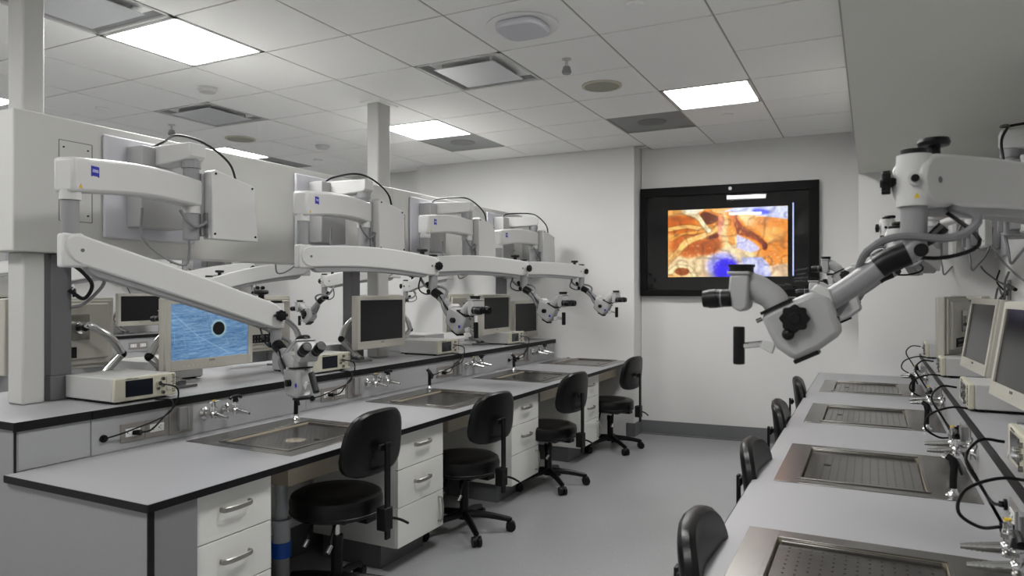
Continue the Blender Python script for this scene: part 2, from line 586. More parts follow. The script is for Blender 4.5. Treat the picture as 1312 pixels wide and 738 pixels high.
# ledge of island (shared by both sides), risers, end panels
t = thing('raised_ledge', 'raised grey ledge with black edge running under the white partition', 'shelf', (-3.33, 1.53, .9))
MB().bb(-3.79, -2.873, 1.53, 6.65, .895, .92).build('top', 'lam', t, world=True)
MB().bb(-2.873, -2.868, 1.83, 6.65, .884, .9195).bb(-2.876, -2.872, 1.527, 1.83, .884, .9195).bb(-3.79, -2.873, 1.527, 1.53, .89, .9195).bb(-3.793, -3.79, 1.53, 6.65, .884, .9195).build('edge_band', 'edge', t, world=True)
t = thing('ledge_riser', 'grey upright back panel between left worktop and raised ledge', 'panel', (-2.9, 1.55, .73))
yy = [1.55, 1.83, 3.08, 4.33, 5.58, 6.64]
for a, c in zip(yy[:-1], yy[1:]):
    d = 0.004 if a == 1.55 else 0
    MB().bb(-2.90, -2.884 - d + .004, a + .0015, c - .0015, .732, .884).build('riser_panel', 'lamp_', t, world=True)
MB().bb(-2.882, -2.876, 1.533, 1.54, .73, .885).build('edge_strip', 'edge', t, world=True)
t = thing('end_panel', 'grey end panel of the left island with black corner strip', 'panel', (-2.1, 1.52, 0))
MB().bb(-2.89, -2.085, 1.512, 1.53, 0, .703).build('board', 'endb', t, world=True)
MB().bb(-3.78, -2.893, 1.535, 1.553, 0, .893).bb(-2.893, -2.885, 1.5335, 1.553, .73, .893).build('tall_board', 'endb', t, world=True)
MB().bb(-2.085, -2.078, 1.508, 1.53, 0, .703).build('corner_strip', 'edge', t, world=True)
MB().bb(-2.11, -2.085, 1.53, 1.70, 0, .703).build('filler_board', 'lamd', t, world=True)
# carcass back under left bench
t = thing('kneehole_back', 'pale kneehole back board with grey skirting under the left worktop', 'panel', (-2.72, 1.56, 0))
MB().bb(-2.76, -2.74, 1.56, 6.64, .16, .70).build('board', 'cab', t, world=True)
MB().bb(-2.76, -2.735, 1.56, 6.64, 0, .16).build('skirting', 'base', t, world=True)
# opposite (far) side of the island
tops(-4.60, -3.79, 1.50, 6.65, [(y - .29, y + .29) for y in (2.0, 3.3, 4.6, 5.9)], 'grey worktop on the far side of the island beyond the white partition', -1)
t = thing('end_panel', 'grey end panel closing the hidden far half of the island', 'panel', (-4.2, 1.52, 0))
MB().bb(-4.58, -3.79, 1.512, 1.53, 0, .703).build('board', 'lamp_', t, world=True)
MB().bb(-3.80, -3.785, 1.55, 6.64, .731, .884).build('riser_panel', 'lamp_', t, world=True)
MB().bb(-4.0, -3.98, 1.53, 6.64, 0, .70).build('back_board', 'cab', t, world=True)

# partition with posts
t = thing('partition_panel', 'long white equipment partition carried by the posts above the ledge', 'partition', (-3.33, 1.73, 1.585))
for a, c in ((1.71, 4.36), (4.36, 6.6)):
    MB().bb(-3.43, -3.22, a + .001, c - .001, 1.585, 2.19).build('board', 'panel', t, world=True, bev=.006)
def hatch(y0, y1, z0, z1):
    h = MB()
    for a in (y0, y1): h.bb(-3.2205, -3.2185, a - .0015, a + .0015, z0, z1)
    for a in (z0, z1): h.bb(-3.2205, -3.2185, y0, y1, a - .0015, a + .0015)
    h.build('hatch_seam', 'dgrey', t, world=True)
    for a in (y0 + .02, y1 - .02):
        for c in (z0 + .03, z1 - .03): MB().cyl((-3.2215, a, c), (-3.216, a, c), .004, n=8).build('screw', 'black', t, world=True)
hatch(1.90, 2.05, 1.73, 2.09)
hatch(4.30, 4.52, 1.72, 2.0)
hatch(5.5, 5.7, 1.75, 2.0)
for y, lb, sv in ((1.83, 'near white square post rising from ledge to ceiling at left edge', 0), (4.18, 'mid-room white post rising from the partition top to the ceiling', 1)):
    t = thing('support_post', lb, 'post', (-3.29, y, .92))
    if sv == 0:
        MB().bb(-3.385, -3.27, y - .055, y + .04, .92, 1.586).build('lower_post', 'post', t, world=True, bev=.01)
        MB().bb(-3.385, -3.27, y - .055, y + .04, 2.188, CZ + .02).build('upper_post', 'post', t, world=True, bev=.01)
    else:
        MB().bb(-3.335, -3.23, y + .02, y + .15, .92, 1.584).build('lower_post', 'post', t, world=True, bev=.01)
        MB().bb(-3.335, -3.23, y + .02, y + .17, 2.188, CZ + .02).build('upper_post', 'post', t, world=True, bev=.01)
        MB().bb(-3.37, -3.19, y - .02, y + .21, CZ - .004, CZ + .004).build('collar', 'tile', t, world=True)
for y, lb in ((1.955, 'dark grey steel upright beside the near white post'), (4.03, 'grey steel upright beside the mid-room post below the partition'), (6.35, 'grey steel upright at the far end of the ledge')):
    t = thing('steel_upright', lb, 'post', (-3.36, y, .92))
    MB().bb(-3.38, -3.30, y - .045, y + .05, 1.03, 1.583).build('channel', 'dgrey', t, world=True, bev=.003)
    MB().bb(-3.40, -3.285, y - .055, y + .075, .921, 1.03).build('foot_box', 'dgrey', t, world=True, bev=.004)

# right bench
RSY = [1.81, 3.06, 4.33, 5.58]
XFR = -.385
tops(XFR, .34, .95, 6.44, [(y - .29, y + .29) for y in RSY], 'long grey worktop on the right with four steel trays', -1)
t = thing('raised_ledge', 'raised grey ledge along the right wall carrying the consoles', 'shelf', (.6, .95, .9))
MB().bb(.345, XR - .002, .95, 6.44, .895, .92).build('top', 'lam', t, world=True)
MB().bb(.341, .345, .95, 6.44, .884, .9195).build('edge_band', 'edge', t, world=True)
t = thing('ledge_riser', 'grey upright back panel between right worktop and its ledge', 'panel', (.36, .95, .73))
yy = [.95, 2.1, 3.35, 4.6, 5.85, 6.43]
for a, c in zip(yy[:-1], yy[1:]):
    MB().bb(.35, .366, a + .0015, c - .0015, .732, .884).build('riser_panel', 'lamp_', t, world=True)
t = thing('kneehole_back', 'pale kneehole back board under the right worktop', 'panel', (.24, .95, 0))
MB().bb(.22, .24, .97, 6.42, .16, .70).build('board', 'cab', t, world=True)
MB().bb(.21, .24, .97, 6.42, 0, .16).build('skirting', 'base', t, world=True)
t = thing('end_panel', 'grey end panel of the right bench below the picture', 'panel', (0, .96, 0))
MB().bb(XFR + .015, .345, .953, .968, 0, .703).build('board', 'lamp_', t, world=True)

# far-left wall bench
tops(-6.58, -7.30, .5, 6.95, [(y - .29, y + .29) for y in (1.5, 2.8, 4.1, 5.4)], 'grey worktop of the bench against the far left wall', 1)
t = thing('raised_ledge', 'raised ledge of the far left wall bench under the black monitors', 'shelf', (-7.5, .5, .9))
MB().bb(XL + .002, -7.305, .5, 6.95, .895, .92).build('top', 'lam', t, world=True)
MB().bb(-7.305, -7.30, .5, 6.95, .884, .9195).build('edge_band', 'edge', t, world=True)
MB().bb(-7.33, -7.312, .5, 6.95, .732, .884).build('riser_panel', 'lamp_', t, world=True)
t = thing('end_panel', 'grey carcass boards under the far left wall bench', 'panel', (-7, .52, 0))
MB().bb(-7.3, -6.6, .51, .53, 0, .703).bb(-7.2, -7.18, .53, 6.94, 0, .703).build('board', 'lamp_', t, world=True)


# ------------------------------------------------------------------ drawer units
def make_cabinet(wd, label):
    t = thing('drawer_unit', label, 'cabinet')      # origin: front face, centre, floor; front toward +x
    MB().bb(-.55, -.018, -wd / 2, wd / 2, .126, .702).build('body', 'cab', t)
    MB().bb(-.50, -.12, -wd / 2 + .02, wd / 2 - .02, 0, .126).build('plinth', 'base', t)
    for nm, z0, z1 in (('drawer', .519, .701), ('drawer', .328, .515), ('door', .127, .324)):
        d = MB().bb(-.018, .0, -wd / 2 + .0015, wd / 2 - .0015, z0, z1).build(nm, 'cab', t, bev=.0015)
        zc = (z0 + z1) / 2 + .012
        pts = [(0, -.065, zc), (.022, -.06, zc), (.030, 0, zc), (.022, .06, zc), (0, .065, zc)]
        if nm == 'door': pts = [(x, wd / 2 - .05, zc - .01 + y) for x, y, z in pts]
        h = MB()
        h.tube(pts,   .0045, n=8, sub=5)
        for v in h.b.verts:
            if nm == 'door': v.co.y = (v.co.y - (wd / 2 - .05)) * 2.0 + wd / 2 - .05
            else: v.co.z = (v.co.z - zc) * 2.2 + zc
        h.build('handle', 'handle', d)
    return t


cabs = [(1.88, .36, 'white drawer unit at the near end of the left island'),
        (3.105, .42, 'white drawer unit between the first and second chairs on the left'),
        (4.36, .42, 'white drawer unit between the second and third chairs on the left'),
        (5.61, .40, 'white drawer unit farthest along the left bench')]
c0 = {}
for y, wd, lb in cabs:
    if y > 5: wd = .42
    if wd not in c0:
        t = make_cabinet(wd, lb); c0[wd] = t
        t.location = (-2.105, y, 0)
    else:
        dup(c0[wd], (-2.105, y, 0), 0, lb)
for y, lb in ((2.37, 'drawer unit under the right worktop after the near chair'),):
    dup(c0[.42], (XFR + .02, y, 0), PI, 'white ' + lb)


# ------------------------------------------------------------------ steel trays (front = -x)
def make_tray():
    t = thing('downdraft_tray', 'steel tray', 'sink tray')
    r = MB()
    X0_, X1_, Y_ = -.32, .32, .345
    a0, a1, b_ = -.235, .165, .275
    prof = [(X0_, a0, -Y_, Y_), (a1, X1_, -Y_, Y_), (a0, a1, -Y_, -b_), (a0, a1, b_, Y_)]
    for q in prof: r.bb(q[0], q[1], q[2], q[3], .0002, .003)
    for q in ((a0 - .012, a0, -b_ - .012, b_ + .012), (a1, a1 + .012, -b_ - .012, b_ + .012), (a0, a1, -b_ - .012, -b_), (a0, a1, b_, b_ + .012)):
        r.bb(q[0], q[1], q[2], q[3], .003, .007)
    r.build('rim', 'steel', t, bev=.001)
    w_ = MB()
    for q in ((a0 - .003, a0, -b_, b_), (a1, a1 + .003, -b_, b_), (a0, a1, -b_ - .003, -b_), (a0, a1, b_, b_ + .003)):
        w_.bb(q[0], q[1], q[2], q[3], -.15, .002)
    w_.bb(a0, a1, -b_, b_, -.153, -.15)
    w_.build('basin', 'sinkunder', t)
    MB().bb(a0 + .006, a1 - .006, -b_ + .006, b_ - .006, -.010, -.006).build('perforated_plate', 'steeld', t)
    for sy in (-1, 1): MB().bb(a0 + .01, a1 - .01, sy * (b_ - .008) - .006, sy * (b_ - .008) + .006, -.006, .001).build('plate_frame', 'steel', t, bev=.001)
    h = MB()
    for i in range(13):
        for j in range(16):
            x = a0 + .035 + i * (a1 - a0 - .07) / 12
            y = -b_ + .04 + j * (2 * b_ - .08) / 15
            k = bmesh.ops.create_circle(h.b, cap_ends=True, segments=6, radius=.0034)
            h._x(k['verts'], Matrix.Translation((x, y, -.0057)))
    h.build('perforations', 'hole', t)['kind'] = 'stuff'
    MB().cyl((-.16, .02, -.0057), (-.16, .02, -.005), .014, n=16).build('finger_hole', 'hole', t)
    return t


def make_sprayer():
    t = thing('hand_sprayer', 'black sprayer', 'sprayer')
    MB().lathe([(.027, .0), (.027, .004), (.018, .010), (.014, .018), (.012, .03)], n=24).build('base_flange', 'chrome', t)
    MB().tube([(0, 0, .02), (0, 0, .06), (.002, 0, .10), (-.004, 0, .125)], .0125, n=14).build('grip', 'black', t)
    b = MB()
    b.tube([(.008, 0, .108), (.0, 0, .128), (-.022, 0, .142)], .015, n=14, r2=.0125)
    b.box((.02, 0, .105), (.008, .016, .05), (0, -.35, 0))
    b.build('head', 'black', t)
    MB().cyl((-.021, 0, .1415), (-.032, 0, .148), .0135).build('nozzle', 'chrome', t)
    t.scale = (.92, .92, .92)
    return t


def make_valve():
    """gas or air tap on an upright panel, nozzle toward -x"""
    t = thing('service_tap', 'chrome tap', 'tap')
    MB().lathe([(.024, 0), (.024, -.006), (.014, -.012), (.012, -.02)], n=20, ax='x').cyl((-.015, 0, 0), (-.055, 0, 0), .008, n=12).build('wall_flange', 'chrome', t)
    b = MB().sph((-.055, 0, 0), .015).cyl((-.055, 0, -.016), (-.055, 0, .035), .0095, n=14).cyl((-.055, 0, .02), (-.055, 0, .028), .014, n=6)
    b.cyl((-.055, 0, 0), (-.09, 0, -.004), .011, .009, n=14).build('valve_body', 'chrome', t)
    n_ = MB().cyl((-.088, 0, -.004), (-.130, 0, -.008), .009, .005, n=12)
    for k in range(4): n_.cyl((-.094 - k * .008, 0, -.0045 - k * .0008), (-.097 - k * .008, 0, -.0047 - k * .0008), .0095 - k * .0009, n=12)
    n_.build('hose_nozzle', 'chrome', t)
    MB().cyl((-.055, 0, .034), (-.055, 0, .048), .012, .009, n=14).tube([(-.055, -.028, .048), (-.055, -.015, .054), (-.055, 0, .055), (-.055, .015, .054), (-.055, .028, .048)], .0065, n=8).build('handle', 'black', t)
    t.scale = (1.25, 1.25, 1.25)
    return t


def make_valve_yellow(src):
    t = copy_tree(src)
    for ch in t.children:
        if ch.name.startswith('handle'):
            bpy.data.objects.remove(ch)
            break
    MB().cyl((-.055, 0, .032), (-.055, 0, .045), .008, n=14).tube([(-.055, -.024, .047), (-.055, 0, .049), (-.055, .024, .047)], .0045, n=8).build('handle', 'chrome', t)
    MB().cyl((-.055, 0, .050), (-.055, 0, .054), .0065, n=16).build('index_cap', 'yellow', t)
    return t


def make_outlet():
    """double receptacle in steel plates; wall plane x=0, facing -x"""
    t = thing('power_outlet', 'steel outlet', 'outlet')
    for s in (-1, 1):
        pl = MB().bb(-.004, 0, s * .058 - .057, s * .058 + .057, -.04, .04).build('plate', 'plate', t, bev=.0015)
        MB().bb(-.007, -.004, s * .058 - .035, s * .058 + .035, -.018, .018).build('receptacle', 'recept', pl, bev=.001)
        h = MB()
        for k in (-1, 1):
            for dz in (-.006, .006): h.box((-.0072, s * .058 + k * .018, dz), (.001, .007, .002))
            h.cyl((-.0068, s * .058 + k * .018 + .008, 0), (-.0078, s * .058 + k * .018 + .008, 0), .003, n=8)
        h.build('socket_slots', 'hole', pl)
    return t


def make_rail():
    t = thing('instrument_rail', 'rail', 'rail')
    MB().bb(-.005, 0, -.065, .065, -.075, .070).build('plate', 'plate', t, bev=.001)
    MB().bb(-.026, -.005, -.022, .022, -.058, .045).bb(-.032, -.026, -.028, -.018, -.058, .045).bb(-.032, -.026, .018, .028, -.058, .045).build('track', 'greyp', t, bev=.001)
    return t


def make_console():
    """video console; front faces -x, origin at centre base; size .36 x .30 x .105"""
    t = thing('video_console', 'console', 'console')
    MB().bb(-.155, .18, -.15, .15, .012, .112).build('housing', 'boxw', t, bev=.003)
    f = MB().bb(-.18, -.155, -.15, .15, .010, .114).build('front_panel', 'cream', t, bev=.006)
    MB().bb(-.1825, -.180, -.03, .10, .028, .100).build('display', 'lcd', f)
    k = MB()
    for (y, z, r) in ((-.080, .092, .008), (-.080, .062, .008), (-.080, .030, .008), (-.055, .050, .006)):
        if r: k.cyl((-.180, y, z), (-.190, y, z), r, n=14)
    k.build('connector', 'steel', f)
    MB().cyl((-.18, -.056, .074), (-.198, -.056, .074), .0095, n=14).build('scope_plug', 'chrome', f)
    MB().bb(-.1830, -.18, -.118, -.100, .035, .10).build('label_strip', 'bezel', f, bev=.001)
    MB().cyl((-.18, .135, .022), (-.1835, .135, .022), .008, n=14).build('power_button', 'boxw', f)
    text_mesh('brand_lettering', 'stryker', .030, Matrix.Translation((-.1808, -.134, .067)) @ Matrix(((0, 0, -1, 0), (0, 1, 0, 0), (1, 0, 0, 0), (0, 0, 0, 1))) , 'ink', f)
    text_mesh('model_lettering', '1488HD camera', .009, Matrix.Translation((-.1806, .07, .107)) @ Matrix(((0, 0, -1, 0), (-1, 0, 0, 0), (0, 1, 0, 0), (0, 0, 0, 1))), 'ink', f)
    for a in (-.13, .14):
        for c in (-.12, .12):
            MB().cyl((a, c, 0), (a, c, .013), .012, n=10).build('foot', 'black', t)
    MB().bb(-.14, .17, -.145, .145, .006, .012).build('base_plate', 'black', t)
    return t


def add_grid_image(name, m, parent, origin, ux, uy, nx, ny, paint):
    X, Y = np.meshgrid(np.linspace(0, 1, nx), np.linspace(0, 1, ny))
    col = paint(X, Y)
    o_, ux, uy = np.array(origin), np.array(ux), np.array(uy)
    co = o_[None, None] + X[..., None] * ux + Y[..., None] * uy
    me = bpy.data.meshes.new(name)
    idx = np.arange(nx * ny).reshape(ny, nx)
    q = np.stack([idx[:-1, :-1], idx[:-1, 1:], idx[1:, 1:], idx[1:, :-1]], -1).reshape(-1, 4)
    me.vertices.add(nx * ny); me.vertices.foreach_set('co', co.astype(np.float32).ravel())
    me.loops.add(q.size); me.loops.foreach_set('vertex_index', q.astype(np.int32).ravel())
    me.polygons.add(len(q)); me.polygons.foreach_set('loop_start', (np.arange(len(q)) * 4).astype(np.int32))
    me.update(calc_edges=True)
    ca = me.color_attributes.new('Col', 'FLOAT_COLOR', 'POINT')
    lin = np.where(col <= .04045, col / 12.92, ((col + .055) / 1.055) ** 2.4)
    ca.data.foreach_set('color', np.concatenate([lin, np.ones(lin.shape[:2] + (1,))], -1).astype(np.float32).ravel())
    me.materials.append(M[m])
    o = bpy.data.objects.new(name, me)
    C.objects.link(o)
    o.parent = parent
    return o


_rng = np.random.default_rng(3)


def vnoise(X, Y, sx, sy, seed=0):
    rg = np.random.default_rng(seed)
    g_ = rg.random((int(sy * 1.4) + 3, int(sx * 1.4) + 3))
    x, y = np.clip(X, 0, 1.4) * sx, np.clip(Y, 0, 1.4) * sy
    i, j = np.floor(x).astype(int), np.floor(y).astype(int)
    fx, fy = x - i, y - j
    fx, fy = fx * fx * (3 - 2 * fx), fy * fy * (3 - 2 * fy)
    return (g_[j, i] * (1 - fx) + g_[j, i + 1] * fx) * (1 - fy) + (g_[j + 1, i] * (1 - fx) + g_[j + 1, i + 1] * fx) * fy


def segd(X, Y, pts, asp=1.0):
    """distance to a polyline, x scaled by asp"""
    D = np.full(X.shape, 9.)
    for (a, b), (c, d) in zip(pts[:-1], pts[1:]):
        ax, ay, bx, by = a * asp, b, c * asp, d
        px, py = X * asp - ax, Y - ay
        l2 = (bx - ax) ** 2 + (by - ay) ** 2
        t = np.clip((px * (bx - ax) + py * (by - ay)) / l2, 0, 1)
        D = np.minimum(D, np.hypot(px - t * (bx - ax), py - t * (by - ay)))
    return D


def sm(e0, e1, x):
    t = np.clip((x - e0) / (e1 - e0), 0, 1)
    return t * t * (3 - 2 * t)


def mixc(c, k, mask):
    return c * (1 - mask[..., None]) + np.array(k) * mask[..., None]


def paint_monitor(X, Y):
    """brushed blue field with scratches and a round black hole"""
    A = 1.6
    n1 = vnoise(X + Y * .25, Y + X * .1, 6, 40, 1) * .5 + vnoise(X, Y, 30, 110, 2) * .5
    c = np.zeros(X.shape + (3,)) + np.array((.45, .62, .79))
    c = c + ((n1 - .5) * .32)[..., None] * np.array((1.2, 1, .8))
    c = c * (1 - .12 * vnoise(X, Y, 3, 3, 4))[..., None]
    for k in range(14):
        rg = np.random.default_rng(k + 20)
        a, b = rg.random(2); an = rg.uniform(-.5, .5) if k % 3 else rg.uniform(1.2, 1.9)
        L = rg.uniform(.1, .5)
        d = segd(X, Y, [(a, b), (a + L * math.cos(an), b + L * math.sin(an))], A)
        c = mixc(c, (.78, .86, .92), .45 * (1 - sm(.0015, .005, d)))
    d = segd(X, Y, [(0, .12), (.32, .58), (.75, .96)], A)
    c = mixc(c, (.70, .82, .90), .5 * (1 - sm(.003, .012, d)))
    d = segd(X, Y, [(.42, 0), (.50, .55)], A)
    c = mixc(c, (.25, .40, .58), .5 * (1 - sm(.002, .01, d)))
    r = np.hypot((X - .60) * A, Y - .47)
    c = mixc(c, (.72, .84, .84), .7 * (1 - sm(.125, .20, r)) )
    c = mixc(c, (.01, .01, .01), 1 - sm(.115, .135, r))
    return np.clip(c, 0, 1)


def make_monitor(pitch=0.0):
    """faces -x; origin = centre of bottom edge; .55 wide, .365 tall, on its arm"""
    t = thing('monitor', 'monitor', 'monitor')
    W, H = .55, .365
    n0 = set(bpy.data.objects)
    b = MB()
    b.bb(-.012, .030, -W / 2, W / 2, 0, H)
    b.build('casing', 'bezel', t, bev=.006)
    fr = MB()
    s0, s1, z0, z1 = -W / 2 + .033, W / 2 - .033, .055, H - .03
    for q in ((-W / 2 + .004, s0, .004, H - .004), (s1, W / 2 - .004, .004, H - .004), (s0, s1, .004, z0), (s0, s1, z1, H - .004)):
        fr.bb(-.020, -.012, q[0], q[1], q[2], q[3])
    fr.build('bezel', 'bezel', t, bev=.001)
    MB().bb(-.0135, -.0125, s0, s1, z0, z1).build('screen', 'screen', t)
    MB().bb(.030, .062, -W / 2 + .05, W / 2 - .05, .05, H - .03).bb(.030, .045, -W / 2 + .02, W / 2 - .02, .02, H - .012).build('back_cover', 'bezel', t, bev=.006)
    c = MB().bb(.062, .0635, -.15, .05, .06, .115).build('connector_panel', 'hole', t)
    k = MB()
    for i in range(6):
        for j in range(2): k.cyl((.063, -.12 + i * .026, .075 + j * .024), (.072, -.12 + i * .026, .075 + j * .024), .007, n=8)
    k.build('socket', 'steel', t)
    MB().bb(.062, .070, -.015, .115, .15, .28).build('mount_plate', 'steel', t, bev=.002)
    MB().cyl((.07, .05, .215), (.10, .05, .215), .032).build('swivel', 'chrome', t)
    bt = MB()
    for i in range(8): bt.bb(-.0212, -.0199, -.02 + i * .026, -.006 + i * .026, .022, .028)
    bt.build('button', 'cream', t)
    text_mesh('brand_lettering', 'SONY', .014, Matrix.Translation((-.0206, 0, .042)) @ Matrix(((0, 0, -1, 0), (-1, 0, 0, 0), (0, 1, 0, 0), (0, 0, 0, 1))), 'ink', t)
    rm = Matrix.Rotation(pitch, 4, 'Y')
    if pitch:
        for o in set(bpy.data.objects) - n0: o.data.transform(rm)
    hd = rm @ Vector((.10, .05, .215))
    ar = make_monitor_arm(t, hd)
    return t


def make_monitor_arm(t, hd):
    """two-link chrome desk arm; foot on the ledge below the monitor, head at hd"""
    fx, fy, fz = .10, .10, -.095
    a = MB().tube([(fx, fy, fz + .02), (fx + .01, fy + .05, fz + .06), (fx + .03, fy + .10, fz + .12), (fx + .05, fy + .13, fz + .16)], .024, n=12, r2=.021)
    ar = a.build('arm', 'chrome', t)
    MB().box((fx, fy, fz + .007), (.11, .13, .012)).cyl((fx, fy, fz + .01), (fx, fy, fz + .035), .032).build('arm_foot', 'dgrey', ar, bev=.003)
    el = Vector((fx + .05, fy + .135, fz + .165))
    MB().sph(el, .024).build('arm_elbow', 'black', ar)
    MB().tube([el, el * .65 + hd * .35 + Vector((.03, 0, .03)), hd + Vector((.05, .015, .01)), hd + Vector((.03, 0, 0))], .022, n=12, r2=.016).build('arm_link', 'chrome', ar)
    MB().cyl(hd + Vector((-.01, 0, 0)), hd + Vector((.035, 0, 0)), .014, n=14).sph(hd + Vector((.03, 0, 0)), .020).build('arm_head', 'black', ar)
    return ar


# ------------------------------------------------------------------ chairs
def make_chair(SZ, BZ):
    """task chair facing +y, origin on the floor under the seat"""
    t = thing('lab_chair', 'chair', 'chair')
    MB().lathe([(.001, SZ - .022), (.18, SZ - .022), (.200, SZ - .014), (.208, SZ + .005), (.21, SZ + .045), (.203, SZ + .068), (.185, SZ + .078), (.12, SZ + .080), (.001, SZ + .076)], n=40).build('seat', 'vinyl', t)
    MB().lathe([(.207, SZ - .006), (.211, SZ - .002), (.211, SZ + .002), (.207, SZ + .006)], n=40).build('seat_piping', 'black', t)
    m_ = MB().box((0, -.01, SZ - .028), (.16, .20, .03)).box((0, -.14, SZ - .025), (.07, .12, .026))
    m_.build('mechanism', 'black', t, bev=.004)
    for k, (x0, y0, x1, y1) in enumerate(((-.04, .06, -.14, .05), (-.04, -.05, -.15, -.09))):
        l = MB().tube([(x0, y0, SZ - .03), ((x0 + x1) / 2, (y0 + y1) / 2, SZ - .04), (x1, y1, SZ - .125)], .0075, n=8).build('lever', 'black', t)
        MB().tube([(x1 + .008, y1, SZ - .115), (x1 - .016, y1, SZ - .140)], .010, n=10).build('lever_tip', 'chrome', l)
    # backrest
    N = 28
    prof = []
    for i in range(N):
        a = 2 * PI * i / N
        ca, sa = math.cos(a), math.sin(a)
        x = math.copysign(abs(ca) ** .62, ca) * .200
        z = math.copysign(abs(sa) ** .62, sa) * .145
        x *= 1 - .10 * (z / .145)
        prof.append((x, z))
    bk = MB()

    def f3(a, b, tt):
        return Vector((a, -.235 - tt + .9 * a * a - .10 * b, BZ + b))
    rings = []
    for sc, tt in ((.80, -.030), (.93, -.024), (1.0, -.008), (1.0, .010), (.95, .020), (.80, .025)):
        rings.append([bk.b.verts.new(f3(a * sc, b * sc, tt)) for a, b in prof])
    for i in range(5):
        for j in range(N): bk.b.faces.new((rings[i][j], rings[i][(j + 1) % N], rings[i + 1][(j + 1) % N], rings[i + 1][j]))
    bk.b.faces.new(rings[0][::-1]); bk.b.faces.new(rings[-1])
    back = bk.build('backrest', 'vinyl', t)
    MB().box((0, -.272, BZ - .02), (.085, .012, .032)).build('back_bracket', 'black', back, bev=.005)
    pm = MB()
    pm.box((0, -.285, (SZ + BZ) / 2 - .01), (.032, .012, BZ - SZ + .02)).box((0, -.275, BZ - .02), (.03, .03, .02))
    pm.build('back_post', 'black', t, bev=.002)
    MB().box((0, -.27, SZ - .01), (.055, .05, .10)).box((0, -.285, SZ - .07), (.032, .014, .06)).build('post_clamp', 'black', t, bev=.004)
    l = MB().tube([(.02, -.28, SZ - .01), (.07, -.30, SZ - .03), (.12, -.31, SZ - .06)], .006, n=8).build('tilt_lever', 'black', t)
    MB().cyl((0, 0, .10), (0, 0, .28), .026).cyl((0, 0, .26), (0, 0, .30), .029).build('column_sleeve', 'black', t)
    MB().cyl((0, 0, .29), (0, 0, SZ - .03), .014).build('gas_lift', 'chrome', t)
    MB().cyl((0, 0, .075), (0, 0, .125), .036).build('hub', 'black', t)
    for k in range(5):
        a = 2 * PI * k / 5 + .3
        dx, dy = math.cos(a), math.sin(a)
        b = MB().tube([(dx * .03, dy * .03, .105), (dx * .15, dy * .15, .092), (dx * .27, dy * .27, .068)],   .023, n=10, r2=.016)
        g_ = b.build('base_leg', 'black', t)
        x, y = dx * .275, dy * .275
        cb = MB().cyl((x, y, .05), (x, y, .078), .008, n=8)
        cb.sph((x, y, .047), .024, (1, 1, .75), n=12).build('castor_housing', 'black', g_)
        w_ = MB()
        for s in (-1, 1):
            ox, oy = -dy * s * .012, dx * s * .012
            w_.cyl((x + ox * .5, y + oy * .5, .029), (x + ox * 2.1, y + oy * 2.1, .029), .029, n=18)
        w_.build('castor_wheel', 'black', g_)
    return t


# ------------------------------------------------------------------ operating microscopes
def rotz(v, a):
    c, s = math.cos(a), math.sin(a)
    return Vector((v[0] * c - v[1] * s, v[0] * s + v[1] * c, v[2]))


def arm_mb(p0, p1, prof, width):
    """prism with a side profile (a along p0->p1 horizontally, b vertical offset from the p0-p1 line)"""
    p0, p1 = Vector(p0), Vector(p1)
    h = Vector((p1.x - p0.x, p1.y - p0.y, 0)); L = h.length; h.normalize()
    sd = Vector((-h.y, h.x, 0))
    sl = (p1.z - p0.z) / L
    return MB().prism(prof, lambda a, b, t: p0 + h * a + Vector((0, 0, b + sl * a)) + sd * t, -width / 2, width / 2)


def arm_profile(L, h0, h1, arch, ends=True, n=12, dz=0.):
    top, bot = [], []
    for i in range(n + 1):
        t = i / n
        a = L * t
        h = h0 + (h1 - h0) * t
        ar = arch * math.sin(PI * t)
        top.append((a, ar + h / 2 + dz)); bot.append((a, ar * .9 - h / 2 + dz))
    prof = list(top)
    if not ends:
        return [(-.035, h0 / 2 + dz)] + top[:-1] + [(L + .035, h1 / 2 + dz), (L + .035, -h1 / 2 + dz)] + bot[::-1][1:] + [(-.035, -h0 / 2 + dz)]
    for k in range(1, 6):      # rounded far end
        an = PI / 2 - PI * k / 6
        prof.append((L + h1 / 2 * math.cos(an), h1 / 2 * math.sin(an) + dz))
    prof += bot[::-1]
    for k in range(1, 6):
        an = -PI / 2 - PI * k / 6
        prof.append((h0 / 2 * math.cos(an), h0 / 2 * math.sin(an) + dz))
    return prof


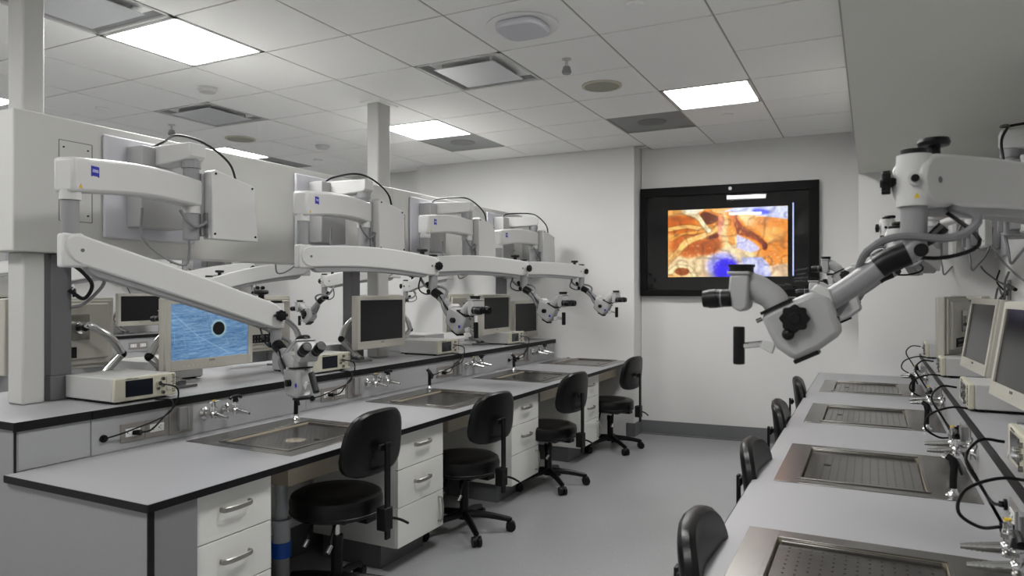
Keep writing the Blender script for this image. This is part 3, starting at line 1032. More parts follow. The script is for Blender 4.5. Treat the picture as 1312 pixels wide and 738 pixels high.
def microscope(label, plate_x, plate_y, sgn, pivot, outer, knob, yaw, tilt, drop=0.0, full=True, group=None, zz=1.88, lsc=1.0, arch=.02, se=1.0, sz=1.0, jd=.275):
    """wall-mounted operating microscope built in world coordinates. sgn: +1 plate faces +x, -1 faces -x"""
    pivot, outer, knob = Vector(pivot), Vector(outer), Vector(knob)
    t = thing('operating_microscope', label, 'microscope', (plate_x, plate_y, 1.9), 0, group)
    B = lambda mb, nm, m, par=t, bev=0: mb.build(nm, m, par, bev=bev, world=True)
    px = plate_x + sgn * .003
    # wall plate and bracket
    B(MB().bb(px, px + sgn * .02, plate_y, plate_y + sgn * .50, 1.665, 2.15), 'wall_plate', 'lav', bev=.008)
    bx = B(MB().bb(px + sgn * .02, px + sgn * .13, plate_y + sgn * .11, plate_y + sgn * .34, 1.72, 2.11), 'bracket_box', 'scope', bev=.006)
    hw = MB()
    py0 = plate_y + sgn * .23
    b = arm_mb((px + sgn * .05, py0, 2.065), (pivot.x, pivot.y, 2.065), [(0, .052), (0, -.045), (.1, -.045), ((pivot - Vector((px + sgn * .05, py0, pivot.z))).length + .03, -.028), ((pivot - Vector((px + sgn * .05, py0, pivot.z))).length + .045, -.01), ((pivot - Vector((px + sgn * .05, py0, pivot.z))).length + .045, .052)], .095)
    B(b, 'wall_arm', 'white', bev=.008)
    B(MB().cyl((pivot.x, pivot.y, 1.66), (pivot.x, pivot.y, 2.045), .037, n=28).cyl((pivot.x, pivot.y, 2.00), (pivot.x, pivot.y, 2.035), .044, n=28), 'pivot_column', 'greyp')
    # upper arm
    hv = Vector((outer.x - pivot.x, outer.y - pivot.y, 0)); L = hv.length
    sd = Vector((-hv.y, hv.x, 0)).normalized()
    p0 = Vector((pivot.x, pivot.y, zz + .022)); p1 = Vector((outer.x, outer.y, zz - .02))
    ua = B(arm_mb(p0, p1, arm_profile(L, .13, .13, .020, ends=False), .085), 'upper_arm', 'white', bev=.014)
    B(MB().cyl((pivot.x, pivot.y, zz - .075), (pivot.x, pivot.y, zz - .04), .042, n=28), 'arm_collar', 'white', ua)
    # logo plate on both sides of the arm
    h = hv.normalized()
    for s in (1, -1):
        c0_ = p1 - h * .075 + sd * (s * .0435) + Vector((0, 0, .025))
        xa = -h if s > 0 else h
        xa = h * (1 if (sd * s).cross(Vector((0, 0, 1))).dot(h) < 0 else -1)
        mt = Matrix((( xa.x, 0, sd.x * s, c0_.x), (xa.y, 0, sd.y * s, c0_.y), (xa.z, 1, 0, c0_.z), (0, 0, 0, 1)))
        lg = MB().prism([(-.021, -.020), (-.012, -.0165), (.012, -.0165), (.021, -.020), (.021, .020), (-.021, .020)], lambda a, b_, tt: mt @ Vector((a, b_, tt)), -.001, .0008)
        lo = B(lg, 'logo_plate', 'blue', ua)
        tx = Matrix.Translation((0, .002, .0010))
        text_mesh('logo_lettering', 'ZEISS', .0145, mt @ tx, 'logow', lo, world=True)
    wt = p1 - h * .035 + sd * 0 + Vector((0, 0, -.045))
    for s in (1, -1):
        c1 = p1 - h * .0 + sd * (s * .0436) + Vector((0, 0, -.04))
        B(MB().prism([(-.009, -.007), (.009, -.007), (0, .009)], lambda a, b_, tt: c1 + h * a + Vector((0, 0, b_)) + sd * (s * tt), -.001, .0006), 'warning_mark', 'yellow', ua)
    zo = zz - .02
    B(MB().cyl((outer.x, outer.y, zo - jd + .04), (outer.x, outer.y, zo - .055), .030, n=28), 'joint_column', 'greyp')
    B(MB().cyl((outer.x, outer.y, zo - .09), (outer.x, outer.y, zo - .055), .036, n=28), 'joint_collar', 'white')
    zs = zo - jd                    # spring arm pivot height
    hv2 = Vector((knob.x - outer.x, knob.y - outer.y, 0)); L2 = hv2.length; h2 = hv2.normalized(); sd2 = Vector((-h2.y, h2.x, 0))
    cl = arm_mb(Vector((outer.x, outer.y, zs)) - h2 * .035, Vector((outer.x, outer.y, zs)) + h2 * .05, [(0, -.062), (.085, -.062), (.085, .03), (.07, .062), (0, .062)], .066)
    clv = B(cl, 'clevis', 'white', bev=.008)
    # spring arm
    q0 = Vector((outer.x, outer.y, zs)) + h2 * .03
    q1 = Vector((knob.x, knob.y, knob.z + .0)) - h2 * .03
    La = (Vector((q1.x - q0.x, q1.y - q0.y, 0))).length
    sa = B(arm_mb(q0, q1, arm_profile(La, .112, .114, arch), .078), 'spring_arm', 'white', bev=.008)
    prof = arm_profile(La * .86, .085, .065, arch * .8, dz=-.038)
    B(arm_mb(q0 + h2 * (La * .07) + Vector((0, 0, (q1.z - q0.z) * .07)), q0 + (q1 - q0) * .93, prof, .058), 'arm_channel', 'greyp', sa, bev=.004)
    for s in (1, -1):
        c2 = q0 + sd2 * s * .0376
        B(MB().cyl(c2, c2 + sd2 * s * .002, .007, n=12), 'pivot_bolt', 'dgrey', sa)
        c2 = q1 + sd2 * s * .0376
        B(MB().cyl(c2, c2 + sd2 * s * .002, .007, n=12), 'pivot_bolt', 'dgrey', sa)
    tk = q1 - (q1 - q0).normalized() * .045 + Vector((0, 0, .060))
    B(MB().cyl(tk - Vector((0, 0, .01)), tk + Vector((0, 0, .022)), .013, n=14).lathe([(.010, .018), (.030, .022), (.033, .030), (.030, .038), (.010, .040)], c=tk, n=20), 'tension_knob', 'black', sa)
    # coupling at the arm end
    K = knob
    kc = B(MB().cyl(K + Vector((0, 0, -.055)), K + Vector((0, 0, .055)), .034, n=28), 'coupling', 'white')
    B(MB().cyl(K + Vector((0, 0, .055)), K + Vector((0, 0, .067)), .026, n=28), 'coupling_cap', 'black', kc)
    E = rotz((1, 0, 0), yaw); S = rotz((0, 1, 0), yaw); Z = Vector((0, 0, 1))

    def star(c, ax, r, th, par, nm='star_knob'):
        ax = ax.normalized()
        u_ = ax.cross(Z).normalized() if abs(ax.dot(Z)) < .9 else E
        v_ = ax.cross(u_)
        pf = []
        for i in range(32):
            a = 2 * PI * i / 32
            rr = r * (1 + .10 * math.cos(8 * a))
            pf.append((rr * math.cos(a), rr * math.sin(a)))
        mb = MB().prism(pf, lambda a, b_, tt: c + u_ * a + v_ * b_ + ax * tt, 0, th)
        mb.cyl(c - ax * .012, c + ax * (th + .003), r * .45, n=14)
        return B(mb, nm, 'black', par, bev=.002)
    star(K + E * .044, E, .024, .018, kc)
    for s in (1, -1):
        B(MB().cyl(K + S * s * .030, K + S * s * .042, .014, n=16), 'side_boss', 'white', kc)
        B(MB().cyl(K + S * s * .042, K + S * s * .052, .008, n=12), 'side_button', 'black', kc)
        B(MB().prism([(-.006, -.005), (.006, -.005), (0, .006)], lambda a, b_, tt: K + S * (s * (.0335 + tt)) + E * (a - .004) + Z * (b_ - .035), 0, .0012), 'warning_mark', 'yellow', kc)

    def P(e, z, s=0.0):
        return K + E * (e * lsc * se) + Z * (z * sz * lsc) + S * s
    # yoke and strut
    B(MB().cyl(K + Z * -.055, P(0, -.125), .026, n=24), 'yoke_column', 'greyp', kc)
    Q = P(.235, -.298)
    st = MB().tube([P(-.004, -.115), P(0.004, -.150), P(.055, -.175), P(.12, -.225), P(.185, -.270), P(.228, -.300)], .025, n=14, sub=4)
    so = B(st, 'strut', 'greyp')
    B(MB().cyl(P(-.012, -.150, -.030), P(-.012, -.150, .030), .014, n=20), 'friction_knob', 'black', so)
    B(MB().tube([P(-.055, -.10), P(-.03, -.125), P(0.0, -.14)], .013, n=10), 'lock_handle', 'black', so)
    pd = MB().tube([P(.012, -.155, .0), P(.05, -.172, 0), P(.070, -.186, 0)], .0270, n=14, r2=.0265)
    B(pd, 'rubber_sleeve', 'black', so)

    # head, rotated about Q by tilt
    ct, stt = math.cos(tilt), math.sin(tilt)

    def H(e, z, s=0.0):     # offsets from Q
        return Q + E * ((e * ct - z * stt) * lsc) + Z * ((e * stt + z * ct) * lsc) + S * s
    body_prof = [(.072, .010), (.004, .043), (-.035, .062), (-.075, .050), (-.085, .005), (-.098, -.032), (-.050, -.070), (.0, -.097), (.012, -.090), (.040, -.070), (.058, -.036), (.072, -.004)]
    bm = MB().prism(body_prof, lambda a, b_, tt: H(a, b_, tt), -.036, .036)
    body = B(bm, 'body', 'scope', bev=.014)
    B(MB().prism([(.006, -.097), (-.046, -.071), (-.051, -.079), (.001, -.105)], lambda a, b_, tt: H(a, b_, tt), -.028, .028), 'objective_ring', 'black', body, bev=.002)
    B(MB().prism([(.073, .006), (.006, .040), (.009, .046), (.076, .012)], lambda a, b_, tt: H(a, b_, tt), -.037, .037), 'seam_ring', 'black', body)
    B(MB().prism([(-.030, .063), (-.078, .035), (-.070, .085 - .02), (-.045, .078)], lambda a, b_, tt: H(a, b_, tt), -.030, .030), 'lamp_cover', 'white', body, bev=.004)
    for s in (1, -1):
        if s > 0:
            star(H(0, 0, s * .040), S * s, .030, .016, body)
            B(MB().sph(H(.014, -.036, s * .044), .014, n=14), 'focus_knob', 'black', body)
            continue
        B(MB().cyl(H(-.015, -.015, s * .034), H(-.015, -.015, s * .056), .015, n=18), 'focus_knob', 'black', body, bev=.002)
        lc = H(-.01, -.055, s * .0362)
        B(MB().prism([(-.008, -.008), (.008, -.008), (.008, .008), (-.008, .008)], lambda a, b_, tt: H(a + .030, b_ - .050, s * (.0362 + tt)), 0, .001), 'logo_plate', 'blue', body)
    # binocular tube
    bt = B(MB().tube([H(.040, .028), H(.055, .048), H(.080, .062)], .030, n=18, sub=3), 'binocular_neck', 'scope')
    B(MB().tube([H(.065, .055), H(.090, .072), H(.104, .074)], .030, n=18, sub=3), 'binocular_tube', 'scope', bt)
    pb = B(MB().prism([(.100, .100), (.142, .100), (.146, .060), (.138, .022), (.118, .012), (.102, .022)], lambda a, b_, tt: H(a, b_, tt), -.042, .042), 'prism_housing', 'scope', bt, bev=.006)
    B(MB().prism([(.098, .107), (.148, .107), (.148, .100), (.098, .100)], lambda a, b_, tt: H(a, b_, tt), -.044, .044), 'prism_lid', 'scope', bt, bev=.002)
    B(MB().cyl(H(.122, .106), H(.122, .120), .028, n=24).cyl(H(.122, .118), H(.122, .124), .031, n=24), 'distance_wheel', 'black', bt)
    for s in (-1, 1):
        a0 = Vector(H(.142, .045, s * .031)); ax = (H(.205, .042, s * .031) - a0)
        ep = MB().cyl(a0, a0 + ax * .55, .0205, n=22).cyl(a0 + ax * .50, a0 + ax * .78, .0225, n=22).cyl(a0 + ax * .76, a0 + ax * 1.0, .0215, .0195, n=22)
        eo = B(ep, 'eyepiece', 'black', bt)
        B(MB().cyl(a0 + ax * .995, a0 + ax * 1.005, .013, n=18), 'eye_lens', 'screen', eo)
        B(MB().cyl(a0 + ax * .30, a0 + ax * .36, .0212, n=22), 'scale_ring', 'dgrey', eo)
    # hand grip
    B(MB().prism([(.070, -.052), (.045, -.060), (.052, -.085), (.062, -.080), (.080, -.070)], lambda a, b_, tt: H(a, b_, tt), -.012, .012), 'grip_bracket', 'white', body, bev=.002)
    hc = Q + E * .128 * lsc + Z * (-.070 * lsc) if abs(tilt) < .1 else H(.118, -.085)
    gs = B(MB().tube([H(.074, -.062), hc], .0075, n=10, sub=1), 'grip_stem', 'chrome')
    up_ = Z if abs(tilt) < .1 else (H(.0, .1) - H(0, 0)).normalized()
    B(MB().cyl(hc - up_ * .043, hc + up_ * .047, .0135, n=16), 'hand_grip', 'black', gs, bev=.003)
    B(MB().cyl(H(.076, -.004), H(.088, -.010), .005, n=10), 'lock_screw', 'steel', body)
    # light conduit and cable
    cds = B(MB().tube([q1 - h2 * .06 + Z * -.045, P(-.115, -.085, .01), P(-.07, -.125, .02), P(.03, -.120, .025), P(.09, -.150, .03), P(.115, -.215, -.03), P(.14, -.27, -.03), P(.165, -.305, -.02)], .0085, n=8, sub=5), 'light_conduit', 'hose')
    B(MB().cyl(H(-.085, -.01, .01), H(-.068, -.004, .005), .015, n=14), 'conduit_plug', 'black', cds)
    B(MB().tube([q1 - h2 * .05 + Z * -.045, P(-.12, -.13, -.01), P(-.06, -.165, -.01), P(.06, -.165, -.02), P(.13, -.22, -.03), P(.17, -.26, -.03)], .0045, n=6, sub=5), 'power_cable', 'black')
    # control box beside the pivot
    if full:
        cx0, cx1 = pivot.x - .02, pivot.x + .07
        yb0 = pivot.y + sgn * .05
        fy = lambda a, b_, tt: Vector((tt, yb0 + sgn * a, b_))
        cb = B(MB().prism([(0, 1.665), (.285, 1.665), (.265, 1.93), (.25, 1.95), (.02, 2.0), (0, 1.99)], fy, cx0 + .04, cx1 + .015 * sgn), 'control_box', 'white', bev=.006)
        for a, b_ in ((.02, 1.98), (.245, 1.935), (.015, 1.69), (.265, 1.69)):
            xx = cx1 + .015 * sgn if sgn > 0 else cx0 + .04
            xx = max(cx0 + .04, cx1 + .015 * sgn) if sgn > 0 else min(cx0 + .04, cx1 + .015 * sgn)
            B(MB().cyl((xx - .002, yb0 + sgn * a, b_), (xx + .003 * sgn, yb0 + sgn * a, b_), .006, n=8), 'screw', 'black', cb)
        B(MB().box((pivot.x + .01, pivot.y + sgn * .055, 1.83), (.05, .05, .30)), 'box_bracket', 'greyp', cb, bev=.004)
        B(MB().tube([(pivot.x + .05 * sgn, pivot.y - sgn * .10, zz - .07), (pivot.x + .075 * sgn, pivot.y - sgn * .07, zz - .13), (pivot.x + .06 * sgn, pivot.y - sgn * .01, zz - .14), (pivot.x + .05 * sgn, pivot.y + sgn * .07, zz - .10)], .0075, n=8), 'loop_hose', 'hose', cb)
        pg = B(MB().box((pivot.x + .045 * sgn, pivot.y + sgn * .05, 1.76), (.02, .022, .06)).box((pivot.x + .05 * sgn, pivot.y + sgn * .06, 1.70), (.018, .03, .06)), 'plug', 'hose', cb, bev=.003)
        B(MB().tube([(pivot.x + .02 * sgn, pivot.y - sgn * .03, 1.66), (pivot.x + .01 * sgn, pivot.y - sgn * .02, 1.60), (pivot.x, pivot.y - sgn * .03, 1.54), (pivot.x - .03 * sgn, pivot.y - sgn * .1, 1.56), (pivot.x - .1 * sgn, pivot.y - sgn * .18, 1.66), (pivot.x - .12 * sgn, pivot.y - sgn * .17, 1.80)], .006, n=6), 'supply_hose', 'hose', cb)
        top = [Vector((px + sgn * .08, py0 - sgn * .04, 2.11)), Vector((px + sgn * .10, py0 + sgn * .02, 2.15)), Vector((pivot.x - .02, pivot.y - .06 * sgn, 2.15)), Vector((pivot.x + .02 * sgn, pivot.y + .06 * sgn, 2.13)), Vector((pivot.x + .06 * sgn, pivot.y + .17 * sgn, 2.05)), Vector((pivot.x + .06 * sgn, pivot.y + .22 * sgn, 1.95))]
        B(MB().tube(top, .006, n=6, sub=6), 'signal_cable', 'black', bx)
    return t


# left island, near side
PX = -3.22
M1 = [((-2.90, 2.33), (-2.62, 1.586), at(354, 404, d=3.2), math.radians(-22), math.radians(32), 1.86, 0),
      ((-2.874, 3.589), (-2.646, 2.807), at(555, 341, d=4.2), math.radians(-16), 0, 1.89, 0),
      ((-2.87, 4.87), (-2.75, 4.10), at(671, 344, d=5.3), math.radians(-12), 0, 1.89, 0),
      ((-2.90, 6.18), (-2.86, 5.39), at(745, 348, d=6.5), math.radians(-10), 0, 1.89, 0)]
lbl = ['nearest left wall-arm microscope lowered over the first tray, eyepieces tilted up',
       'left-hand microscope second from the camera, head raised in front of a black monitor',
       'left-hand microscope third from the camera, raised over the third chair',
       'left-hand microscope farthest from the camera, in front of the plain far wall']
for k, (pv, ot, kn, yaw, tl, zz, dr) in enumerate(M1):
    microscope(lbl[k], PX, 2.095 + 1.237 * k, 1, (pv[0], pv[1], 0), (ot[0], ot[1], 0), kn, yaw, tl, zz=zz, arch=.004 if k == 0 else .022, se=1.0, sz=.87 if k == 0 else 1.0, group='wall-arm microscopes of the left island')
# island far side: same assemblies turned round
lblb = ['microscope beyond the partition whose arm crosses under the board at far left',
        'microscope beyond the partition hanging left of the blue picture monitor',
        'microscope beyond the partition with its head just right of the near arm end',
        'microscope beyond the partition behind the second left station']
for k, y in enumerate((2.55, 3.75, 5.0, 6.25)):
    px_, py_ = -3.43, y + .22
    microscope(lblb[k], px_, py_, -1, (-3.78, y - .02, 0), (-4.02 - .02 * k, y + .56 if y < 6 else y + .30, 0), Vector((-4.40, y - .06, 1.50 - .04 * (k % 2))), math.radians(180 + (-25, 20, -10, 15)[k]), 0, zz=1.89, group='microscopes on the far half of the island')
# far left wall
lblc = ['distant microscope at the far left wall with paired eyepieces above a monitor', 'distant microscope on the far left wall right of the black monitor', 'distant microscope on the far left wall toward the back corner']
for k, y in enumerate((4.25, 5.35, 6.45)):
    microscope(lblc[k], XL, y - .2, 1, (-7.40, y, 0), (-7.25, y - .72, 0), Vector((-6.90, y - .02, 1.70)), math.radians((-45, 0, -30)[k]), 0, zz=1.88, group='distant microscopes on the far left wall')
# right wall
lblr = ['large blurred microscope close to the camera at right, reaching over the bench',
        'right-hand microscope second from the camera, mostly behind the large one',
        'right-hand microscope third from the camera, beside the wall screen',
        'right-hand microscope farthest from the camera near the far pier']
KR = [at(1171, 232, y=1.75), at(1146, 308, d=3.4), at(1136, 292, d=4.5), at(1124, 323, d=5.9)]
for k, K in enumerate(KR):
    ox, oy = K.x + (.43, .20, .20, .18)[k], K.y + (.66, .66, .66, .42)[k]
    px_, py_ = (.62, 1.66) if k == 0 else (K.x + .45, oy - .76)
    microscope(lblr[k], XR, py_ + .22, -1, (px_, py_, 0), (ox, oy, 0), K, math.radians(180 + (0, 4, -6, 3)[k]), 0, zz=1.90 if k == 0 else 1.88, arch=.012, jd=.22 if k == 0 else .275, group='wall-arm microscopes over the right bench')


# ------------------------------------------------------------------ station fittings
tray0 = make_tray(); spr0 = make_sprayer(); val0 = make_valve(); out0 = make_outlet(); rail0 = make_rail(); con0 = make_console(); mon0 = make_monitor(); monp0 = make_monitor(.15)
valy0 = make_valve_yellow(val0)
used = set()


def place(src, loc, rz, label, group=None, key=None):
    if src.name not in used:
        used.add(src.name)
        src.location = loc; src.rotation_euler = (0, 0, rz); src['label'] = label
        if group: src['group'] = group
        return src
    return dup(src, loc, rz, label, group)


LC, RC = [], []
rk = ['nearest', 'second', 'third', 'farthest']
for k, y in enumerate(LSY):
    w_ = ['nearest the camera', 'second from the camera', 'third from the camera', 'farthest from the camera'][k]
    place(tray0, (XFL - .39, y, .73), PI, 'perforated steel tray in the left worktop, ' + w_, 'steel trays in the left worktop')
    place(spr0, (XFL - .39 - .27, y + .295, .733), -.25, 'black hand sprayer on the left bench, ' + w_, 'hand sprayers on the left bench')
    ry = at((132, 388, 560, 640)[k], (561, 508, 480, 458)[k], x=-2.885).y
    yo = 2.07 + 1.245 * k
    place(out0, (-2.879, yo, .80), PI, 'steel double power outlet on left riser, ' + w_, 'outlets on the left riser')
    place(rail0, (-2.879, yo + .185, .828), PI, 'steel plate with upright track on left riser, ' + w_, 'track plates on the left riser')
    place(valy0, (-2.879, yo + .315, .825), PI, 'chrome tap with yellow cap on the left riser, ' + w_, 'yellow-capped taps on the left riser')
    place(val0, (-2.879, yo + .445, .825), PI, 'chrome tap with black handle on the left riser, ' + w_, 'black-handled taps on the left riser')
    LC.append(place(con0, (-3.095, (2.11, 3.36, 4.68, 5.86)[k], .92), PI - .02, 'cream-fronted video console on the left ledge, ' + w_, 'video consoles on the left ledge'))
for k, y in enumerate(RSY):
    w_ = ['nearest the camera', 'second from the camera', 'third from the camera', 'farthest from the camera'][k]
    place(tray0, (XFR + .39, y, .73), 0, 'perforated steel tray in the right worktop, ' + w_, 'steel trays in the right worktop')
    place(spr0, (XFR + .39 + .24, y - .285, .733), -.3, 'black hand sprayer on the right bench, ' + w_, 'hand sprayers on the right bench')
    yo = y + .48
    place(out0, (.35, yo, .80), 0, 'steel double power outlet on right riser, ' + w_, 'outlets on the right riser')
    place(rail0, (.35, yo - .185, .828), 0, 'steel plate with upright track on right riser, ' + w_, 'track plates on the right riser')
    place(valy0, (.35, yo - .315, .825), 0, 'chrome tap with yellow cap on the right riser, ' + w_, 'yellow-capped taps on the right riser')
    place(val0, (.35, yo - .445, .825), 0, 'chrome tap with black handle on the right riser, ' + w_, 'black-handled taps on the right riser')
    RC.append(place(con0, (.535, y + .53, .92), 0, 'cream-fronted video console on the right ledge, ' + w_, 'video consoles on the right ledge'))

# cables from the consoles
def console_cord(con, name, pts, r=.004, plug=None):
    bpy.context.view_layer.update()
    inv = con.matrix_world.inverted()
    c = MB().tube(pts, r, n=7, sub=6).build(name, 'black', None)
    c.data.transform(inv); c.parent = con
    if plug is not None:
        p = MB().cyl(Vector(pts[-1]), Vector(plug), .013, .010, n=14).build('plug', 'black', None)
        p.data.transform(inv); p.parent = c


def cable(pts, label, r=.004, plug=None, m='black'):
    t = thing('hanging_cable', label, 'cable', pts[0])
    MB().tube(pts, r, n=7, sub=6).build('cord', m, t, world=True)
    if plug is not None:
        a, b = Vector(pts[-1]), Vector(plug)
        MB().cyl(a, b, .013, .010, n=14).build('plug', 'black', t, world=True)
    return t


# monitors. canonical: faces -x
def mon(x, y, z, rz, label, group=None, pitch=0):
    return place(monp0 if pitch else mon0, (x, y, z), rz, label, group)


lm = ['tall beige monitor showing a blue brushed surface with a round black hole',
      'beige monitor with black screen on left ledge, second from the camera',
      'beige monitor with black screen on left ledge, third from the camera',
      'beige monitor with black screen on left ledge, farthest and partly hidden']
lmon = [(2.585, 1.015), (4.03, 1.015), (5.74, 1.015), (6.36, .95)]
for k, (y, z) in enumerate(lmon):
    t = mon(-3.08, y, z, PI - .0, lm[k], 'monitors on the left ledge')
    if k == 0: pic = t
    if k == 3:                       # this one hangs lower on its arm
        for ch in t.children:
            if ch.name.startswith('arm'): ch.location.z += .065
for k, (x, y, z, rz, p) in enumerate(((.45, 3.00, 1.015, .10, .15), (.46, 4.15, 1.015, .08, .15), (.44, 5.15, 1.015, -.30, 0), (.62, 5.98, 1.015, 0.25, 0))):
    mon(x, y, z, rz, ['beige monitor at the right picture edge, its dark screen cut by the frame', 'tilted beige monitor on right ledge seen with its thick side', 'beige monitor on right ledge turned away, showing its back', 'beige monitor on right ledge closest to the far pier'][k], 'monitors on the right ledge', pitch=p)
# far side of island: monitors seen from behind
lb2 = ['large beige monitor back with steel mount beside the near white post', 'beige monitor back between the blue picture monitor and the second left monitor', 'beige monitor back just left of the third left monitor', 'beige monitor back near the far end of the island']
for k, (y, z) in enumerate(((2.16, 1.015), (3.42, 1.015), (4.72, 1.015), (5.98, 1.015))):
    mon((-3.66, -3.62, -3.62, -3.62)[k], y, z, 0.03, lb2[k], 'monitors on the far half of the island')
    place(con0, (-3.58, y + .50, .92), 0, 'video console seen from behind on the island far ledge, %s from the camera' % rk[k])
# far left wall row
for k, (y, z) in enumerate(((4.02, 1.015), (5.28, 1.015), (6.45, 1.015))):
    mon(-7.42, y, z, PI, 'distant black monitor on the far left wall ledge, %s from the left picture edge' % ['first', 'second', 'third'][k])
    if k < 2: place(con0, (-7.54, y + (.62 if k < 2 else -.58), .92), PI, 'distant console on the far left ledge next to the %s monitor' % ['first', 'second', 'third'][k])
    place(valy0, (-7.312, y + .15, .82), PI, 'distant chrome tap with yellow cap below the %s far-left monitor' % ['first', 'second', 'third'][k])
    place(val0, (-7.312, y + .30, .82), PI, 'distant chrome tap with black handle below the %s far-left monitor' % ['first', 'second', 'third'][k])
    place(out0, (-7.312, y - .1, .80), PI, 'distant power outlet in the riser below the %s far-left monitor' % ['first', 'second', 'third'][k])
# the first monitor shows a picture
W, H_ = .55, .365
for ch in list(pic.children):
    if ch.name.startswith('screen'): bpy.data.objects.remove(ch)
add_grid_image('screen', 'monimg', pic, (-.0135, W / 2 - .033, H_ - .03), (0, -(W - .066), 0), (0, 0, -(H_ - .085)), 200, 120, paint_monitor)['label'] = 'screen showing a blue scratched surface with a black hole'

# wall outlets with cable loops
for k, (x, s, y, z) in enumerate(((XL, 1, 5.28, 1.57), (XL, 1, 6.4, 1.57), (XR, -1, 5.95, 1.42), (XR, -1, 4.6, 1.42))):
    lb_ = ['outlet box with looped cables high on the far left wall', 'outlet box with looped cables on the far left wall by the back corner', 'outlet box with looped cables high on the right wall near the pier', 'outlet box with looped cables high on the right wall at mid bench'][k]
    t = thing('wall_outlet', lb_, 'outlet', (x, y, z))
    pl = MB().box((s * .004, 0, 0), (.008, .12, .14)).build('plate', 'plate', t, bev=.002)
    MB().box((s * .012, -.02, .02), (.012, .05, .05)).box((s * .02, .03, -.02), (.025, .03, .04)).build('socket', 'dgrey', t, bev=.002)
    MB().tube([(s * .03, .03, -.02), (s * .08, .10, -.12), (s * .08, .18, -.16), (s * .06, .22, -.10), (s * .05, .12, .02), (s * .04, -.05, -.08), (s * .05, -.16, .05), (s * .04, -.24, .12)], .007, n=6).build('cable_loop', 'hose', t)
    MB().tube([(s * .03, .0, -.02), (s * .06, .02, -.10), (s * .05, .08, -.20)], .005, n=6).tube([(s * .03, .05, .0), (s * .06, .12, .06), (s * .04, .14, .14)], .006, n=6).build('cord', 'black', t)

for k, y in enumerate(LSY):
    w_ = ['nearest console', 'second console', 'third console', 'farthest console'][k]
    yo = 2.07 + 1.245 * k
    cy = (2.11, 3.36, 4.68, 5.86)[k]
    sx = -3.095 + .20
    console_cord(LC[k], 'scope_cord', [(sx, cy + .056, .992), (sx + .05, cy + .10, .97), (sx + .045, cy + .10, .90), (-2.84, yo + .07, .85), (-2.83, yo, .805), (-2.845, yo - .04, .798)], plug=(-2.872, yo - .058, .797))
    console_cord(LC[k], 'power_cord', [(sx + .005, cy + .02, .925), (-2.855, cy + .08, .915), (-2.83, cy + .04, .86), (-2.84, yo - .10, .815), (-2.868, yo - .19, .795)], r=.0035)
    t = thing('cable_port', 'round black cable port in the left riser below the %s' % w_, 'cable port', (-2.879, yo - .19, .795))
    MB().cyl((0, 0, 0), (.008, 0, 0), .016, n=20).cyl((0, 0, 0), (.02, 0, 0), .009, n=12).build('grommet', 'black', t)
for k, y in enumerate(RSY):
    w_ = ['nearest console', 'second console', 'third console', 'farthest console'][k]
    cy = y + .53; yo = y + .48
    sx = .535 - .20
    cable([(sx, cy + .07, .992), (sx - .06, cy + .05, .995), (sx - .10, cy - .01, .95), (.27, cy - .04, .88), (.30, cy + .02, .83), (.335, yo + .17, .80)], 'black cord arching from the right %s to the round riser port' % w_, r=.0045)
    console_cord(RC[k], 'power_cord', [(.38, cy - .10, .925), (.30, cy - .12, .93), (.22, cy - .16, .90), (.20, cy - .20, .85), (.25, cy - .17, .81), (.30, yo - .06, .80)], r=.0045, plug=(.343, yo - .06, .80))
    t = thing('cable_port', 'round black cable port in the right riser below the %s' % w_, 'cable port', (.35, yo + .18, .80))
    MB().cyl((0, 0, 0), (-.008, 0, 0), .016, n=20).cyl((0, 0, 0), (-.02, 0, 0), .009, n=12).build('grommet', 'black', t)

# big hanging cables on the right
cable([at(1252, 310, x=.75), at(1256, 340, x=.75), at(1275, 358, x=.72), at(1291, 366, x=.70)], 'black cable hanging below the right arms ending in a connector', r=.006, plug=at(1301, 371, x=.69))
cable([at(1268, 310, x=.75), at(1285, 335, x=.75), at(1310, 358, x=.75), at(1330, 364, x=.75)], 'thin grey hose hanging below the right arms', r=.006, m='hose')
cable([(-3.29, 1.97, 1.56), (-3.24, 2.02, 1.50), (-3.22, 2.05, 1.44), (-3.25, 2.03, 1.38), (-3.295, 1.99, 1.42)], 'bundle of black cable looping out beside the near grey upright', r=.009)
cable([(-3.29, 2.0, 1.58), (-3.22, 2.08, 1.52), (-3.21, 2.10, 1.45), (-3.27, 2.05, 1.36), (-3.295, 2.0, 1.34)], 'grey hose loop next to the black cable bundle by the near upright', r=.008, m='hose')
# second console boxes on the left far ledge (pale lid box behind third console)
t = thing('junction_box', 'pale low box standing behind the third left console', 'box', (-3.5, 4.9, .92))
MB().bb(-.16, .16, -.2, .2, 0, .085).build('housing', 'boxw', t, bev=.004)
MB().bb(.16, .163, -.17, .17, .02, .075).build('rear_grille', 'dgrey', t)

# ------------------------------------------------------------------ chairs
ch0, ch1 = make_chair(.37, .695), make_chair(.425, .75)
gl_ = 'black task chairs along the left bench'
gr_ = 'black task chairs along the right bench'
rad = math.radians
for src, x, y, a, lb, gp in [(ch1, -2.18, 2.53, 90, 'black round-seat chair nearest the camera at the left bench', gl_),
       (ch0, -2.14, 3.60, 82, 'black chair at the left bench, second from the camera', gl_),
       (ch0, -2.10, 4.73, 82, 'black chair at the left bench, third from the camera', gl_),
       (ch0, -2.08, 6.05, 84, 'black chair at the left bench, farthest by the wall corner', gl_),
       (ch0, -.17, 1.86, -90, 'black chair back against the right bench, nearest the camera', gr_),
       (ch0, -.18, 2.88, -92, 'black chair back against the right bench, second from the camera', gr_),
       (ch0, -.20, 3.98, -88, 'black chair back against the right bench, third from the camera', gr_),
       (ch0, -.20, 5.10, -86, 'black chair back against the right bench, farthest from the camera', gr_)]:
    place(src, (x, y, 0), rad(a), lb, gp)

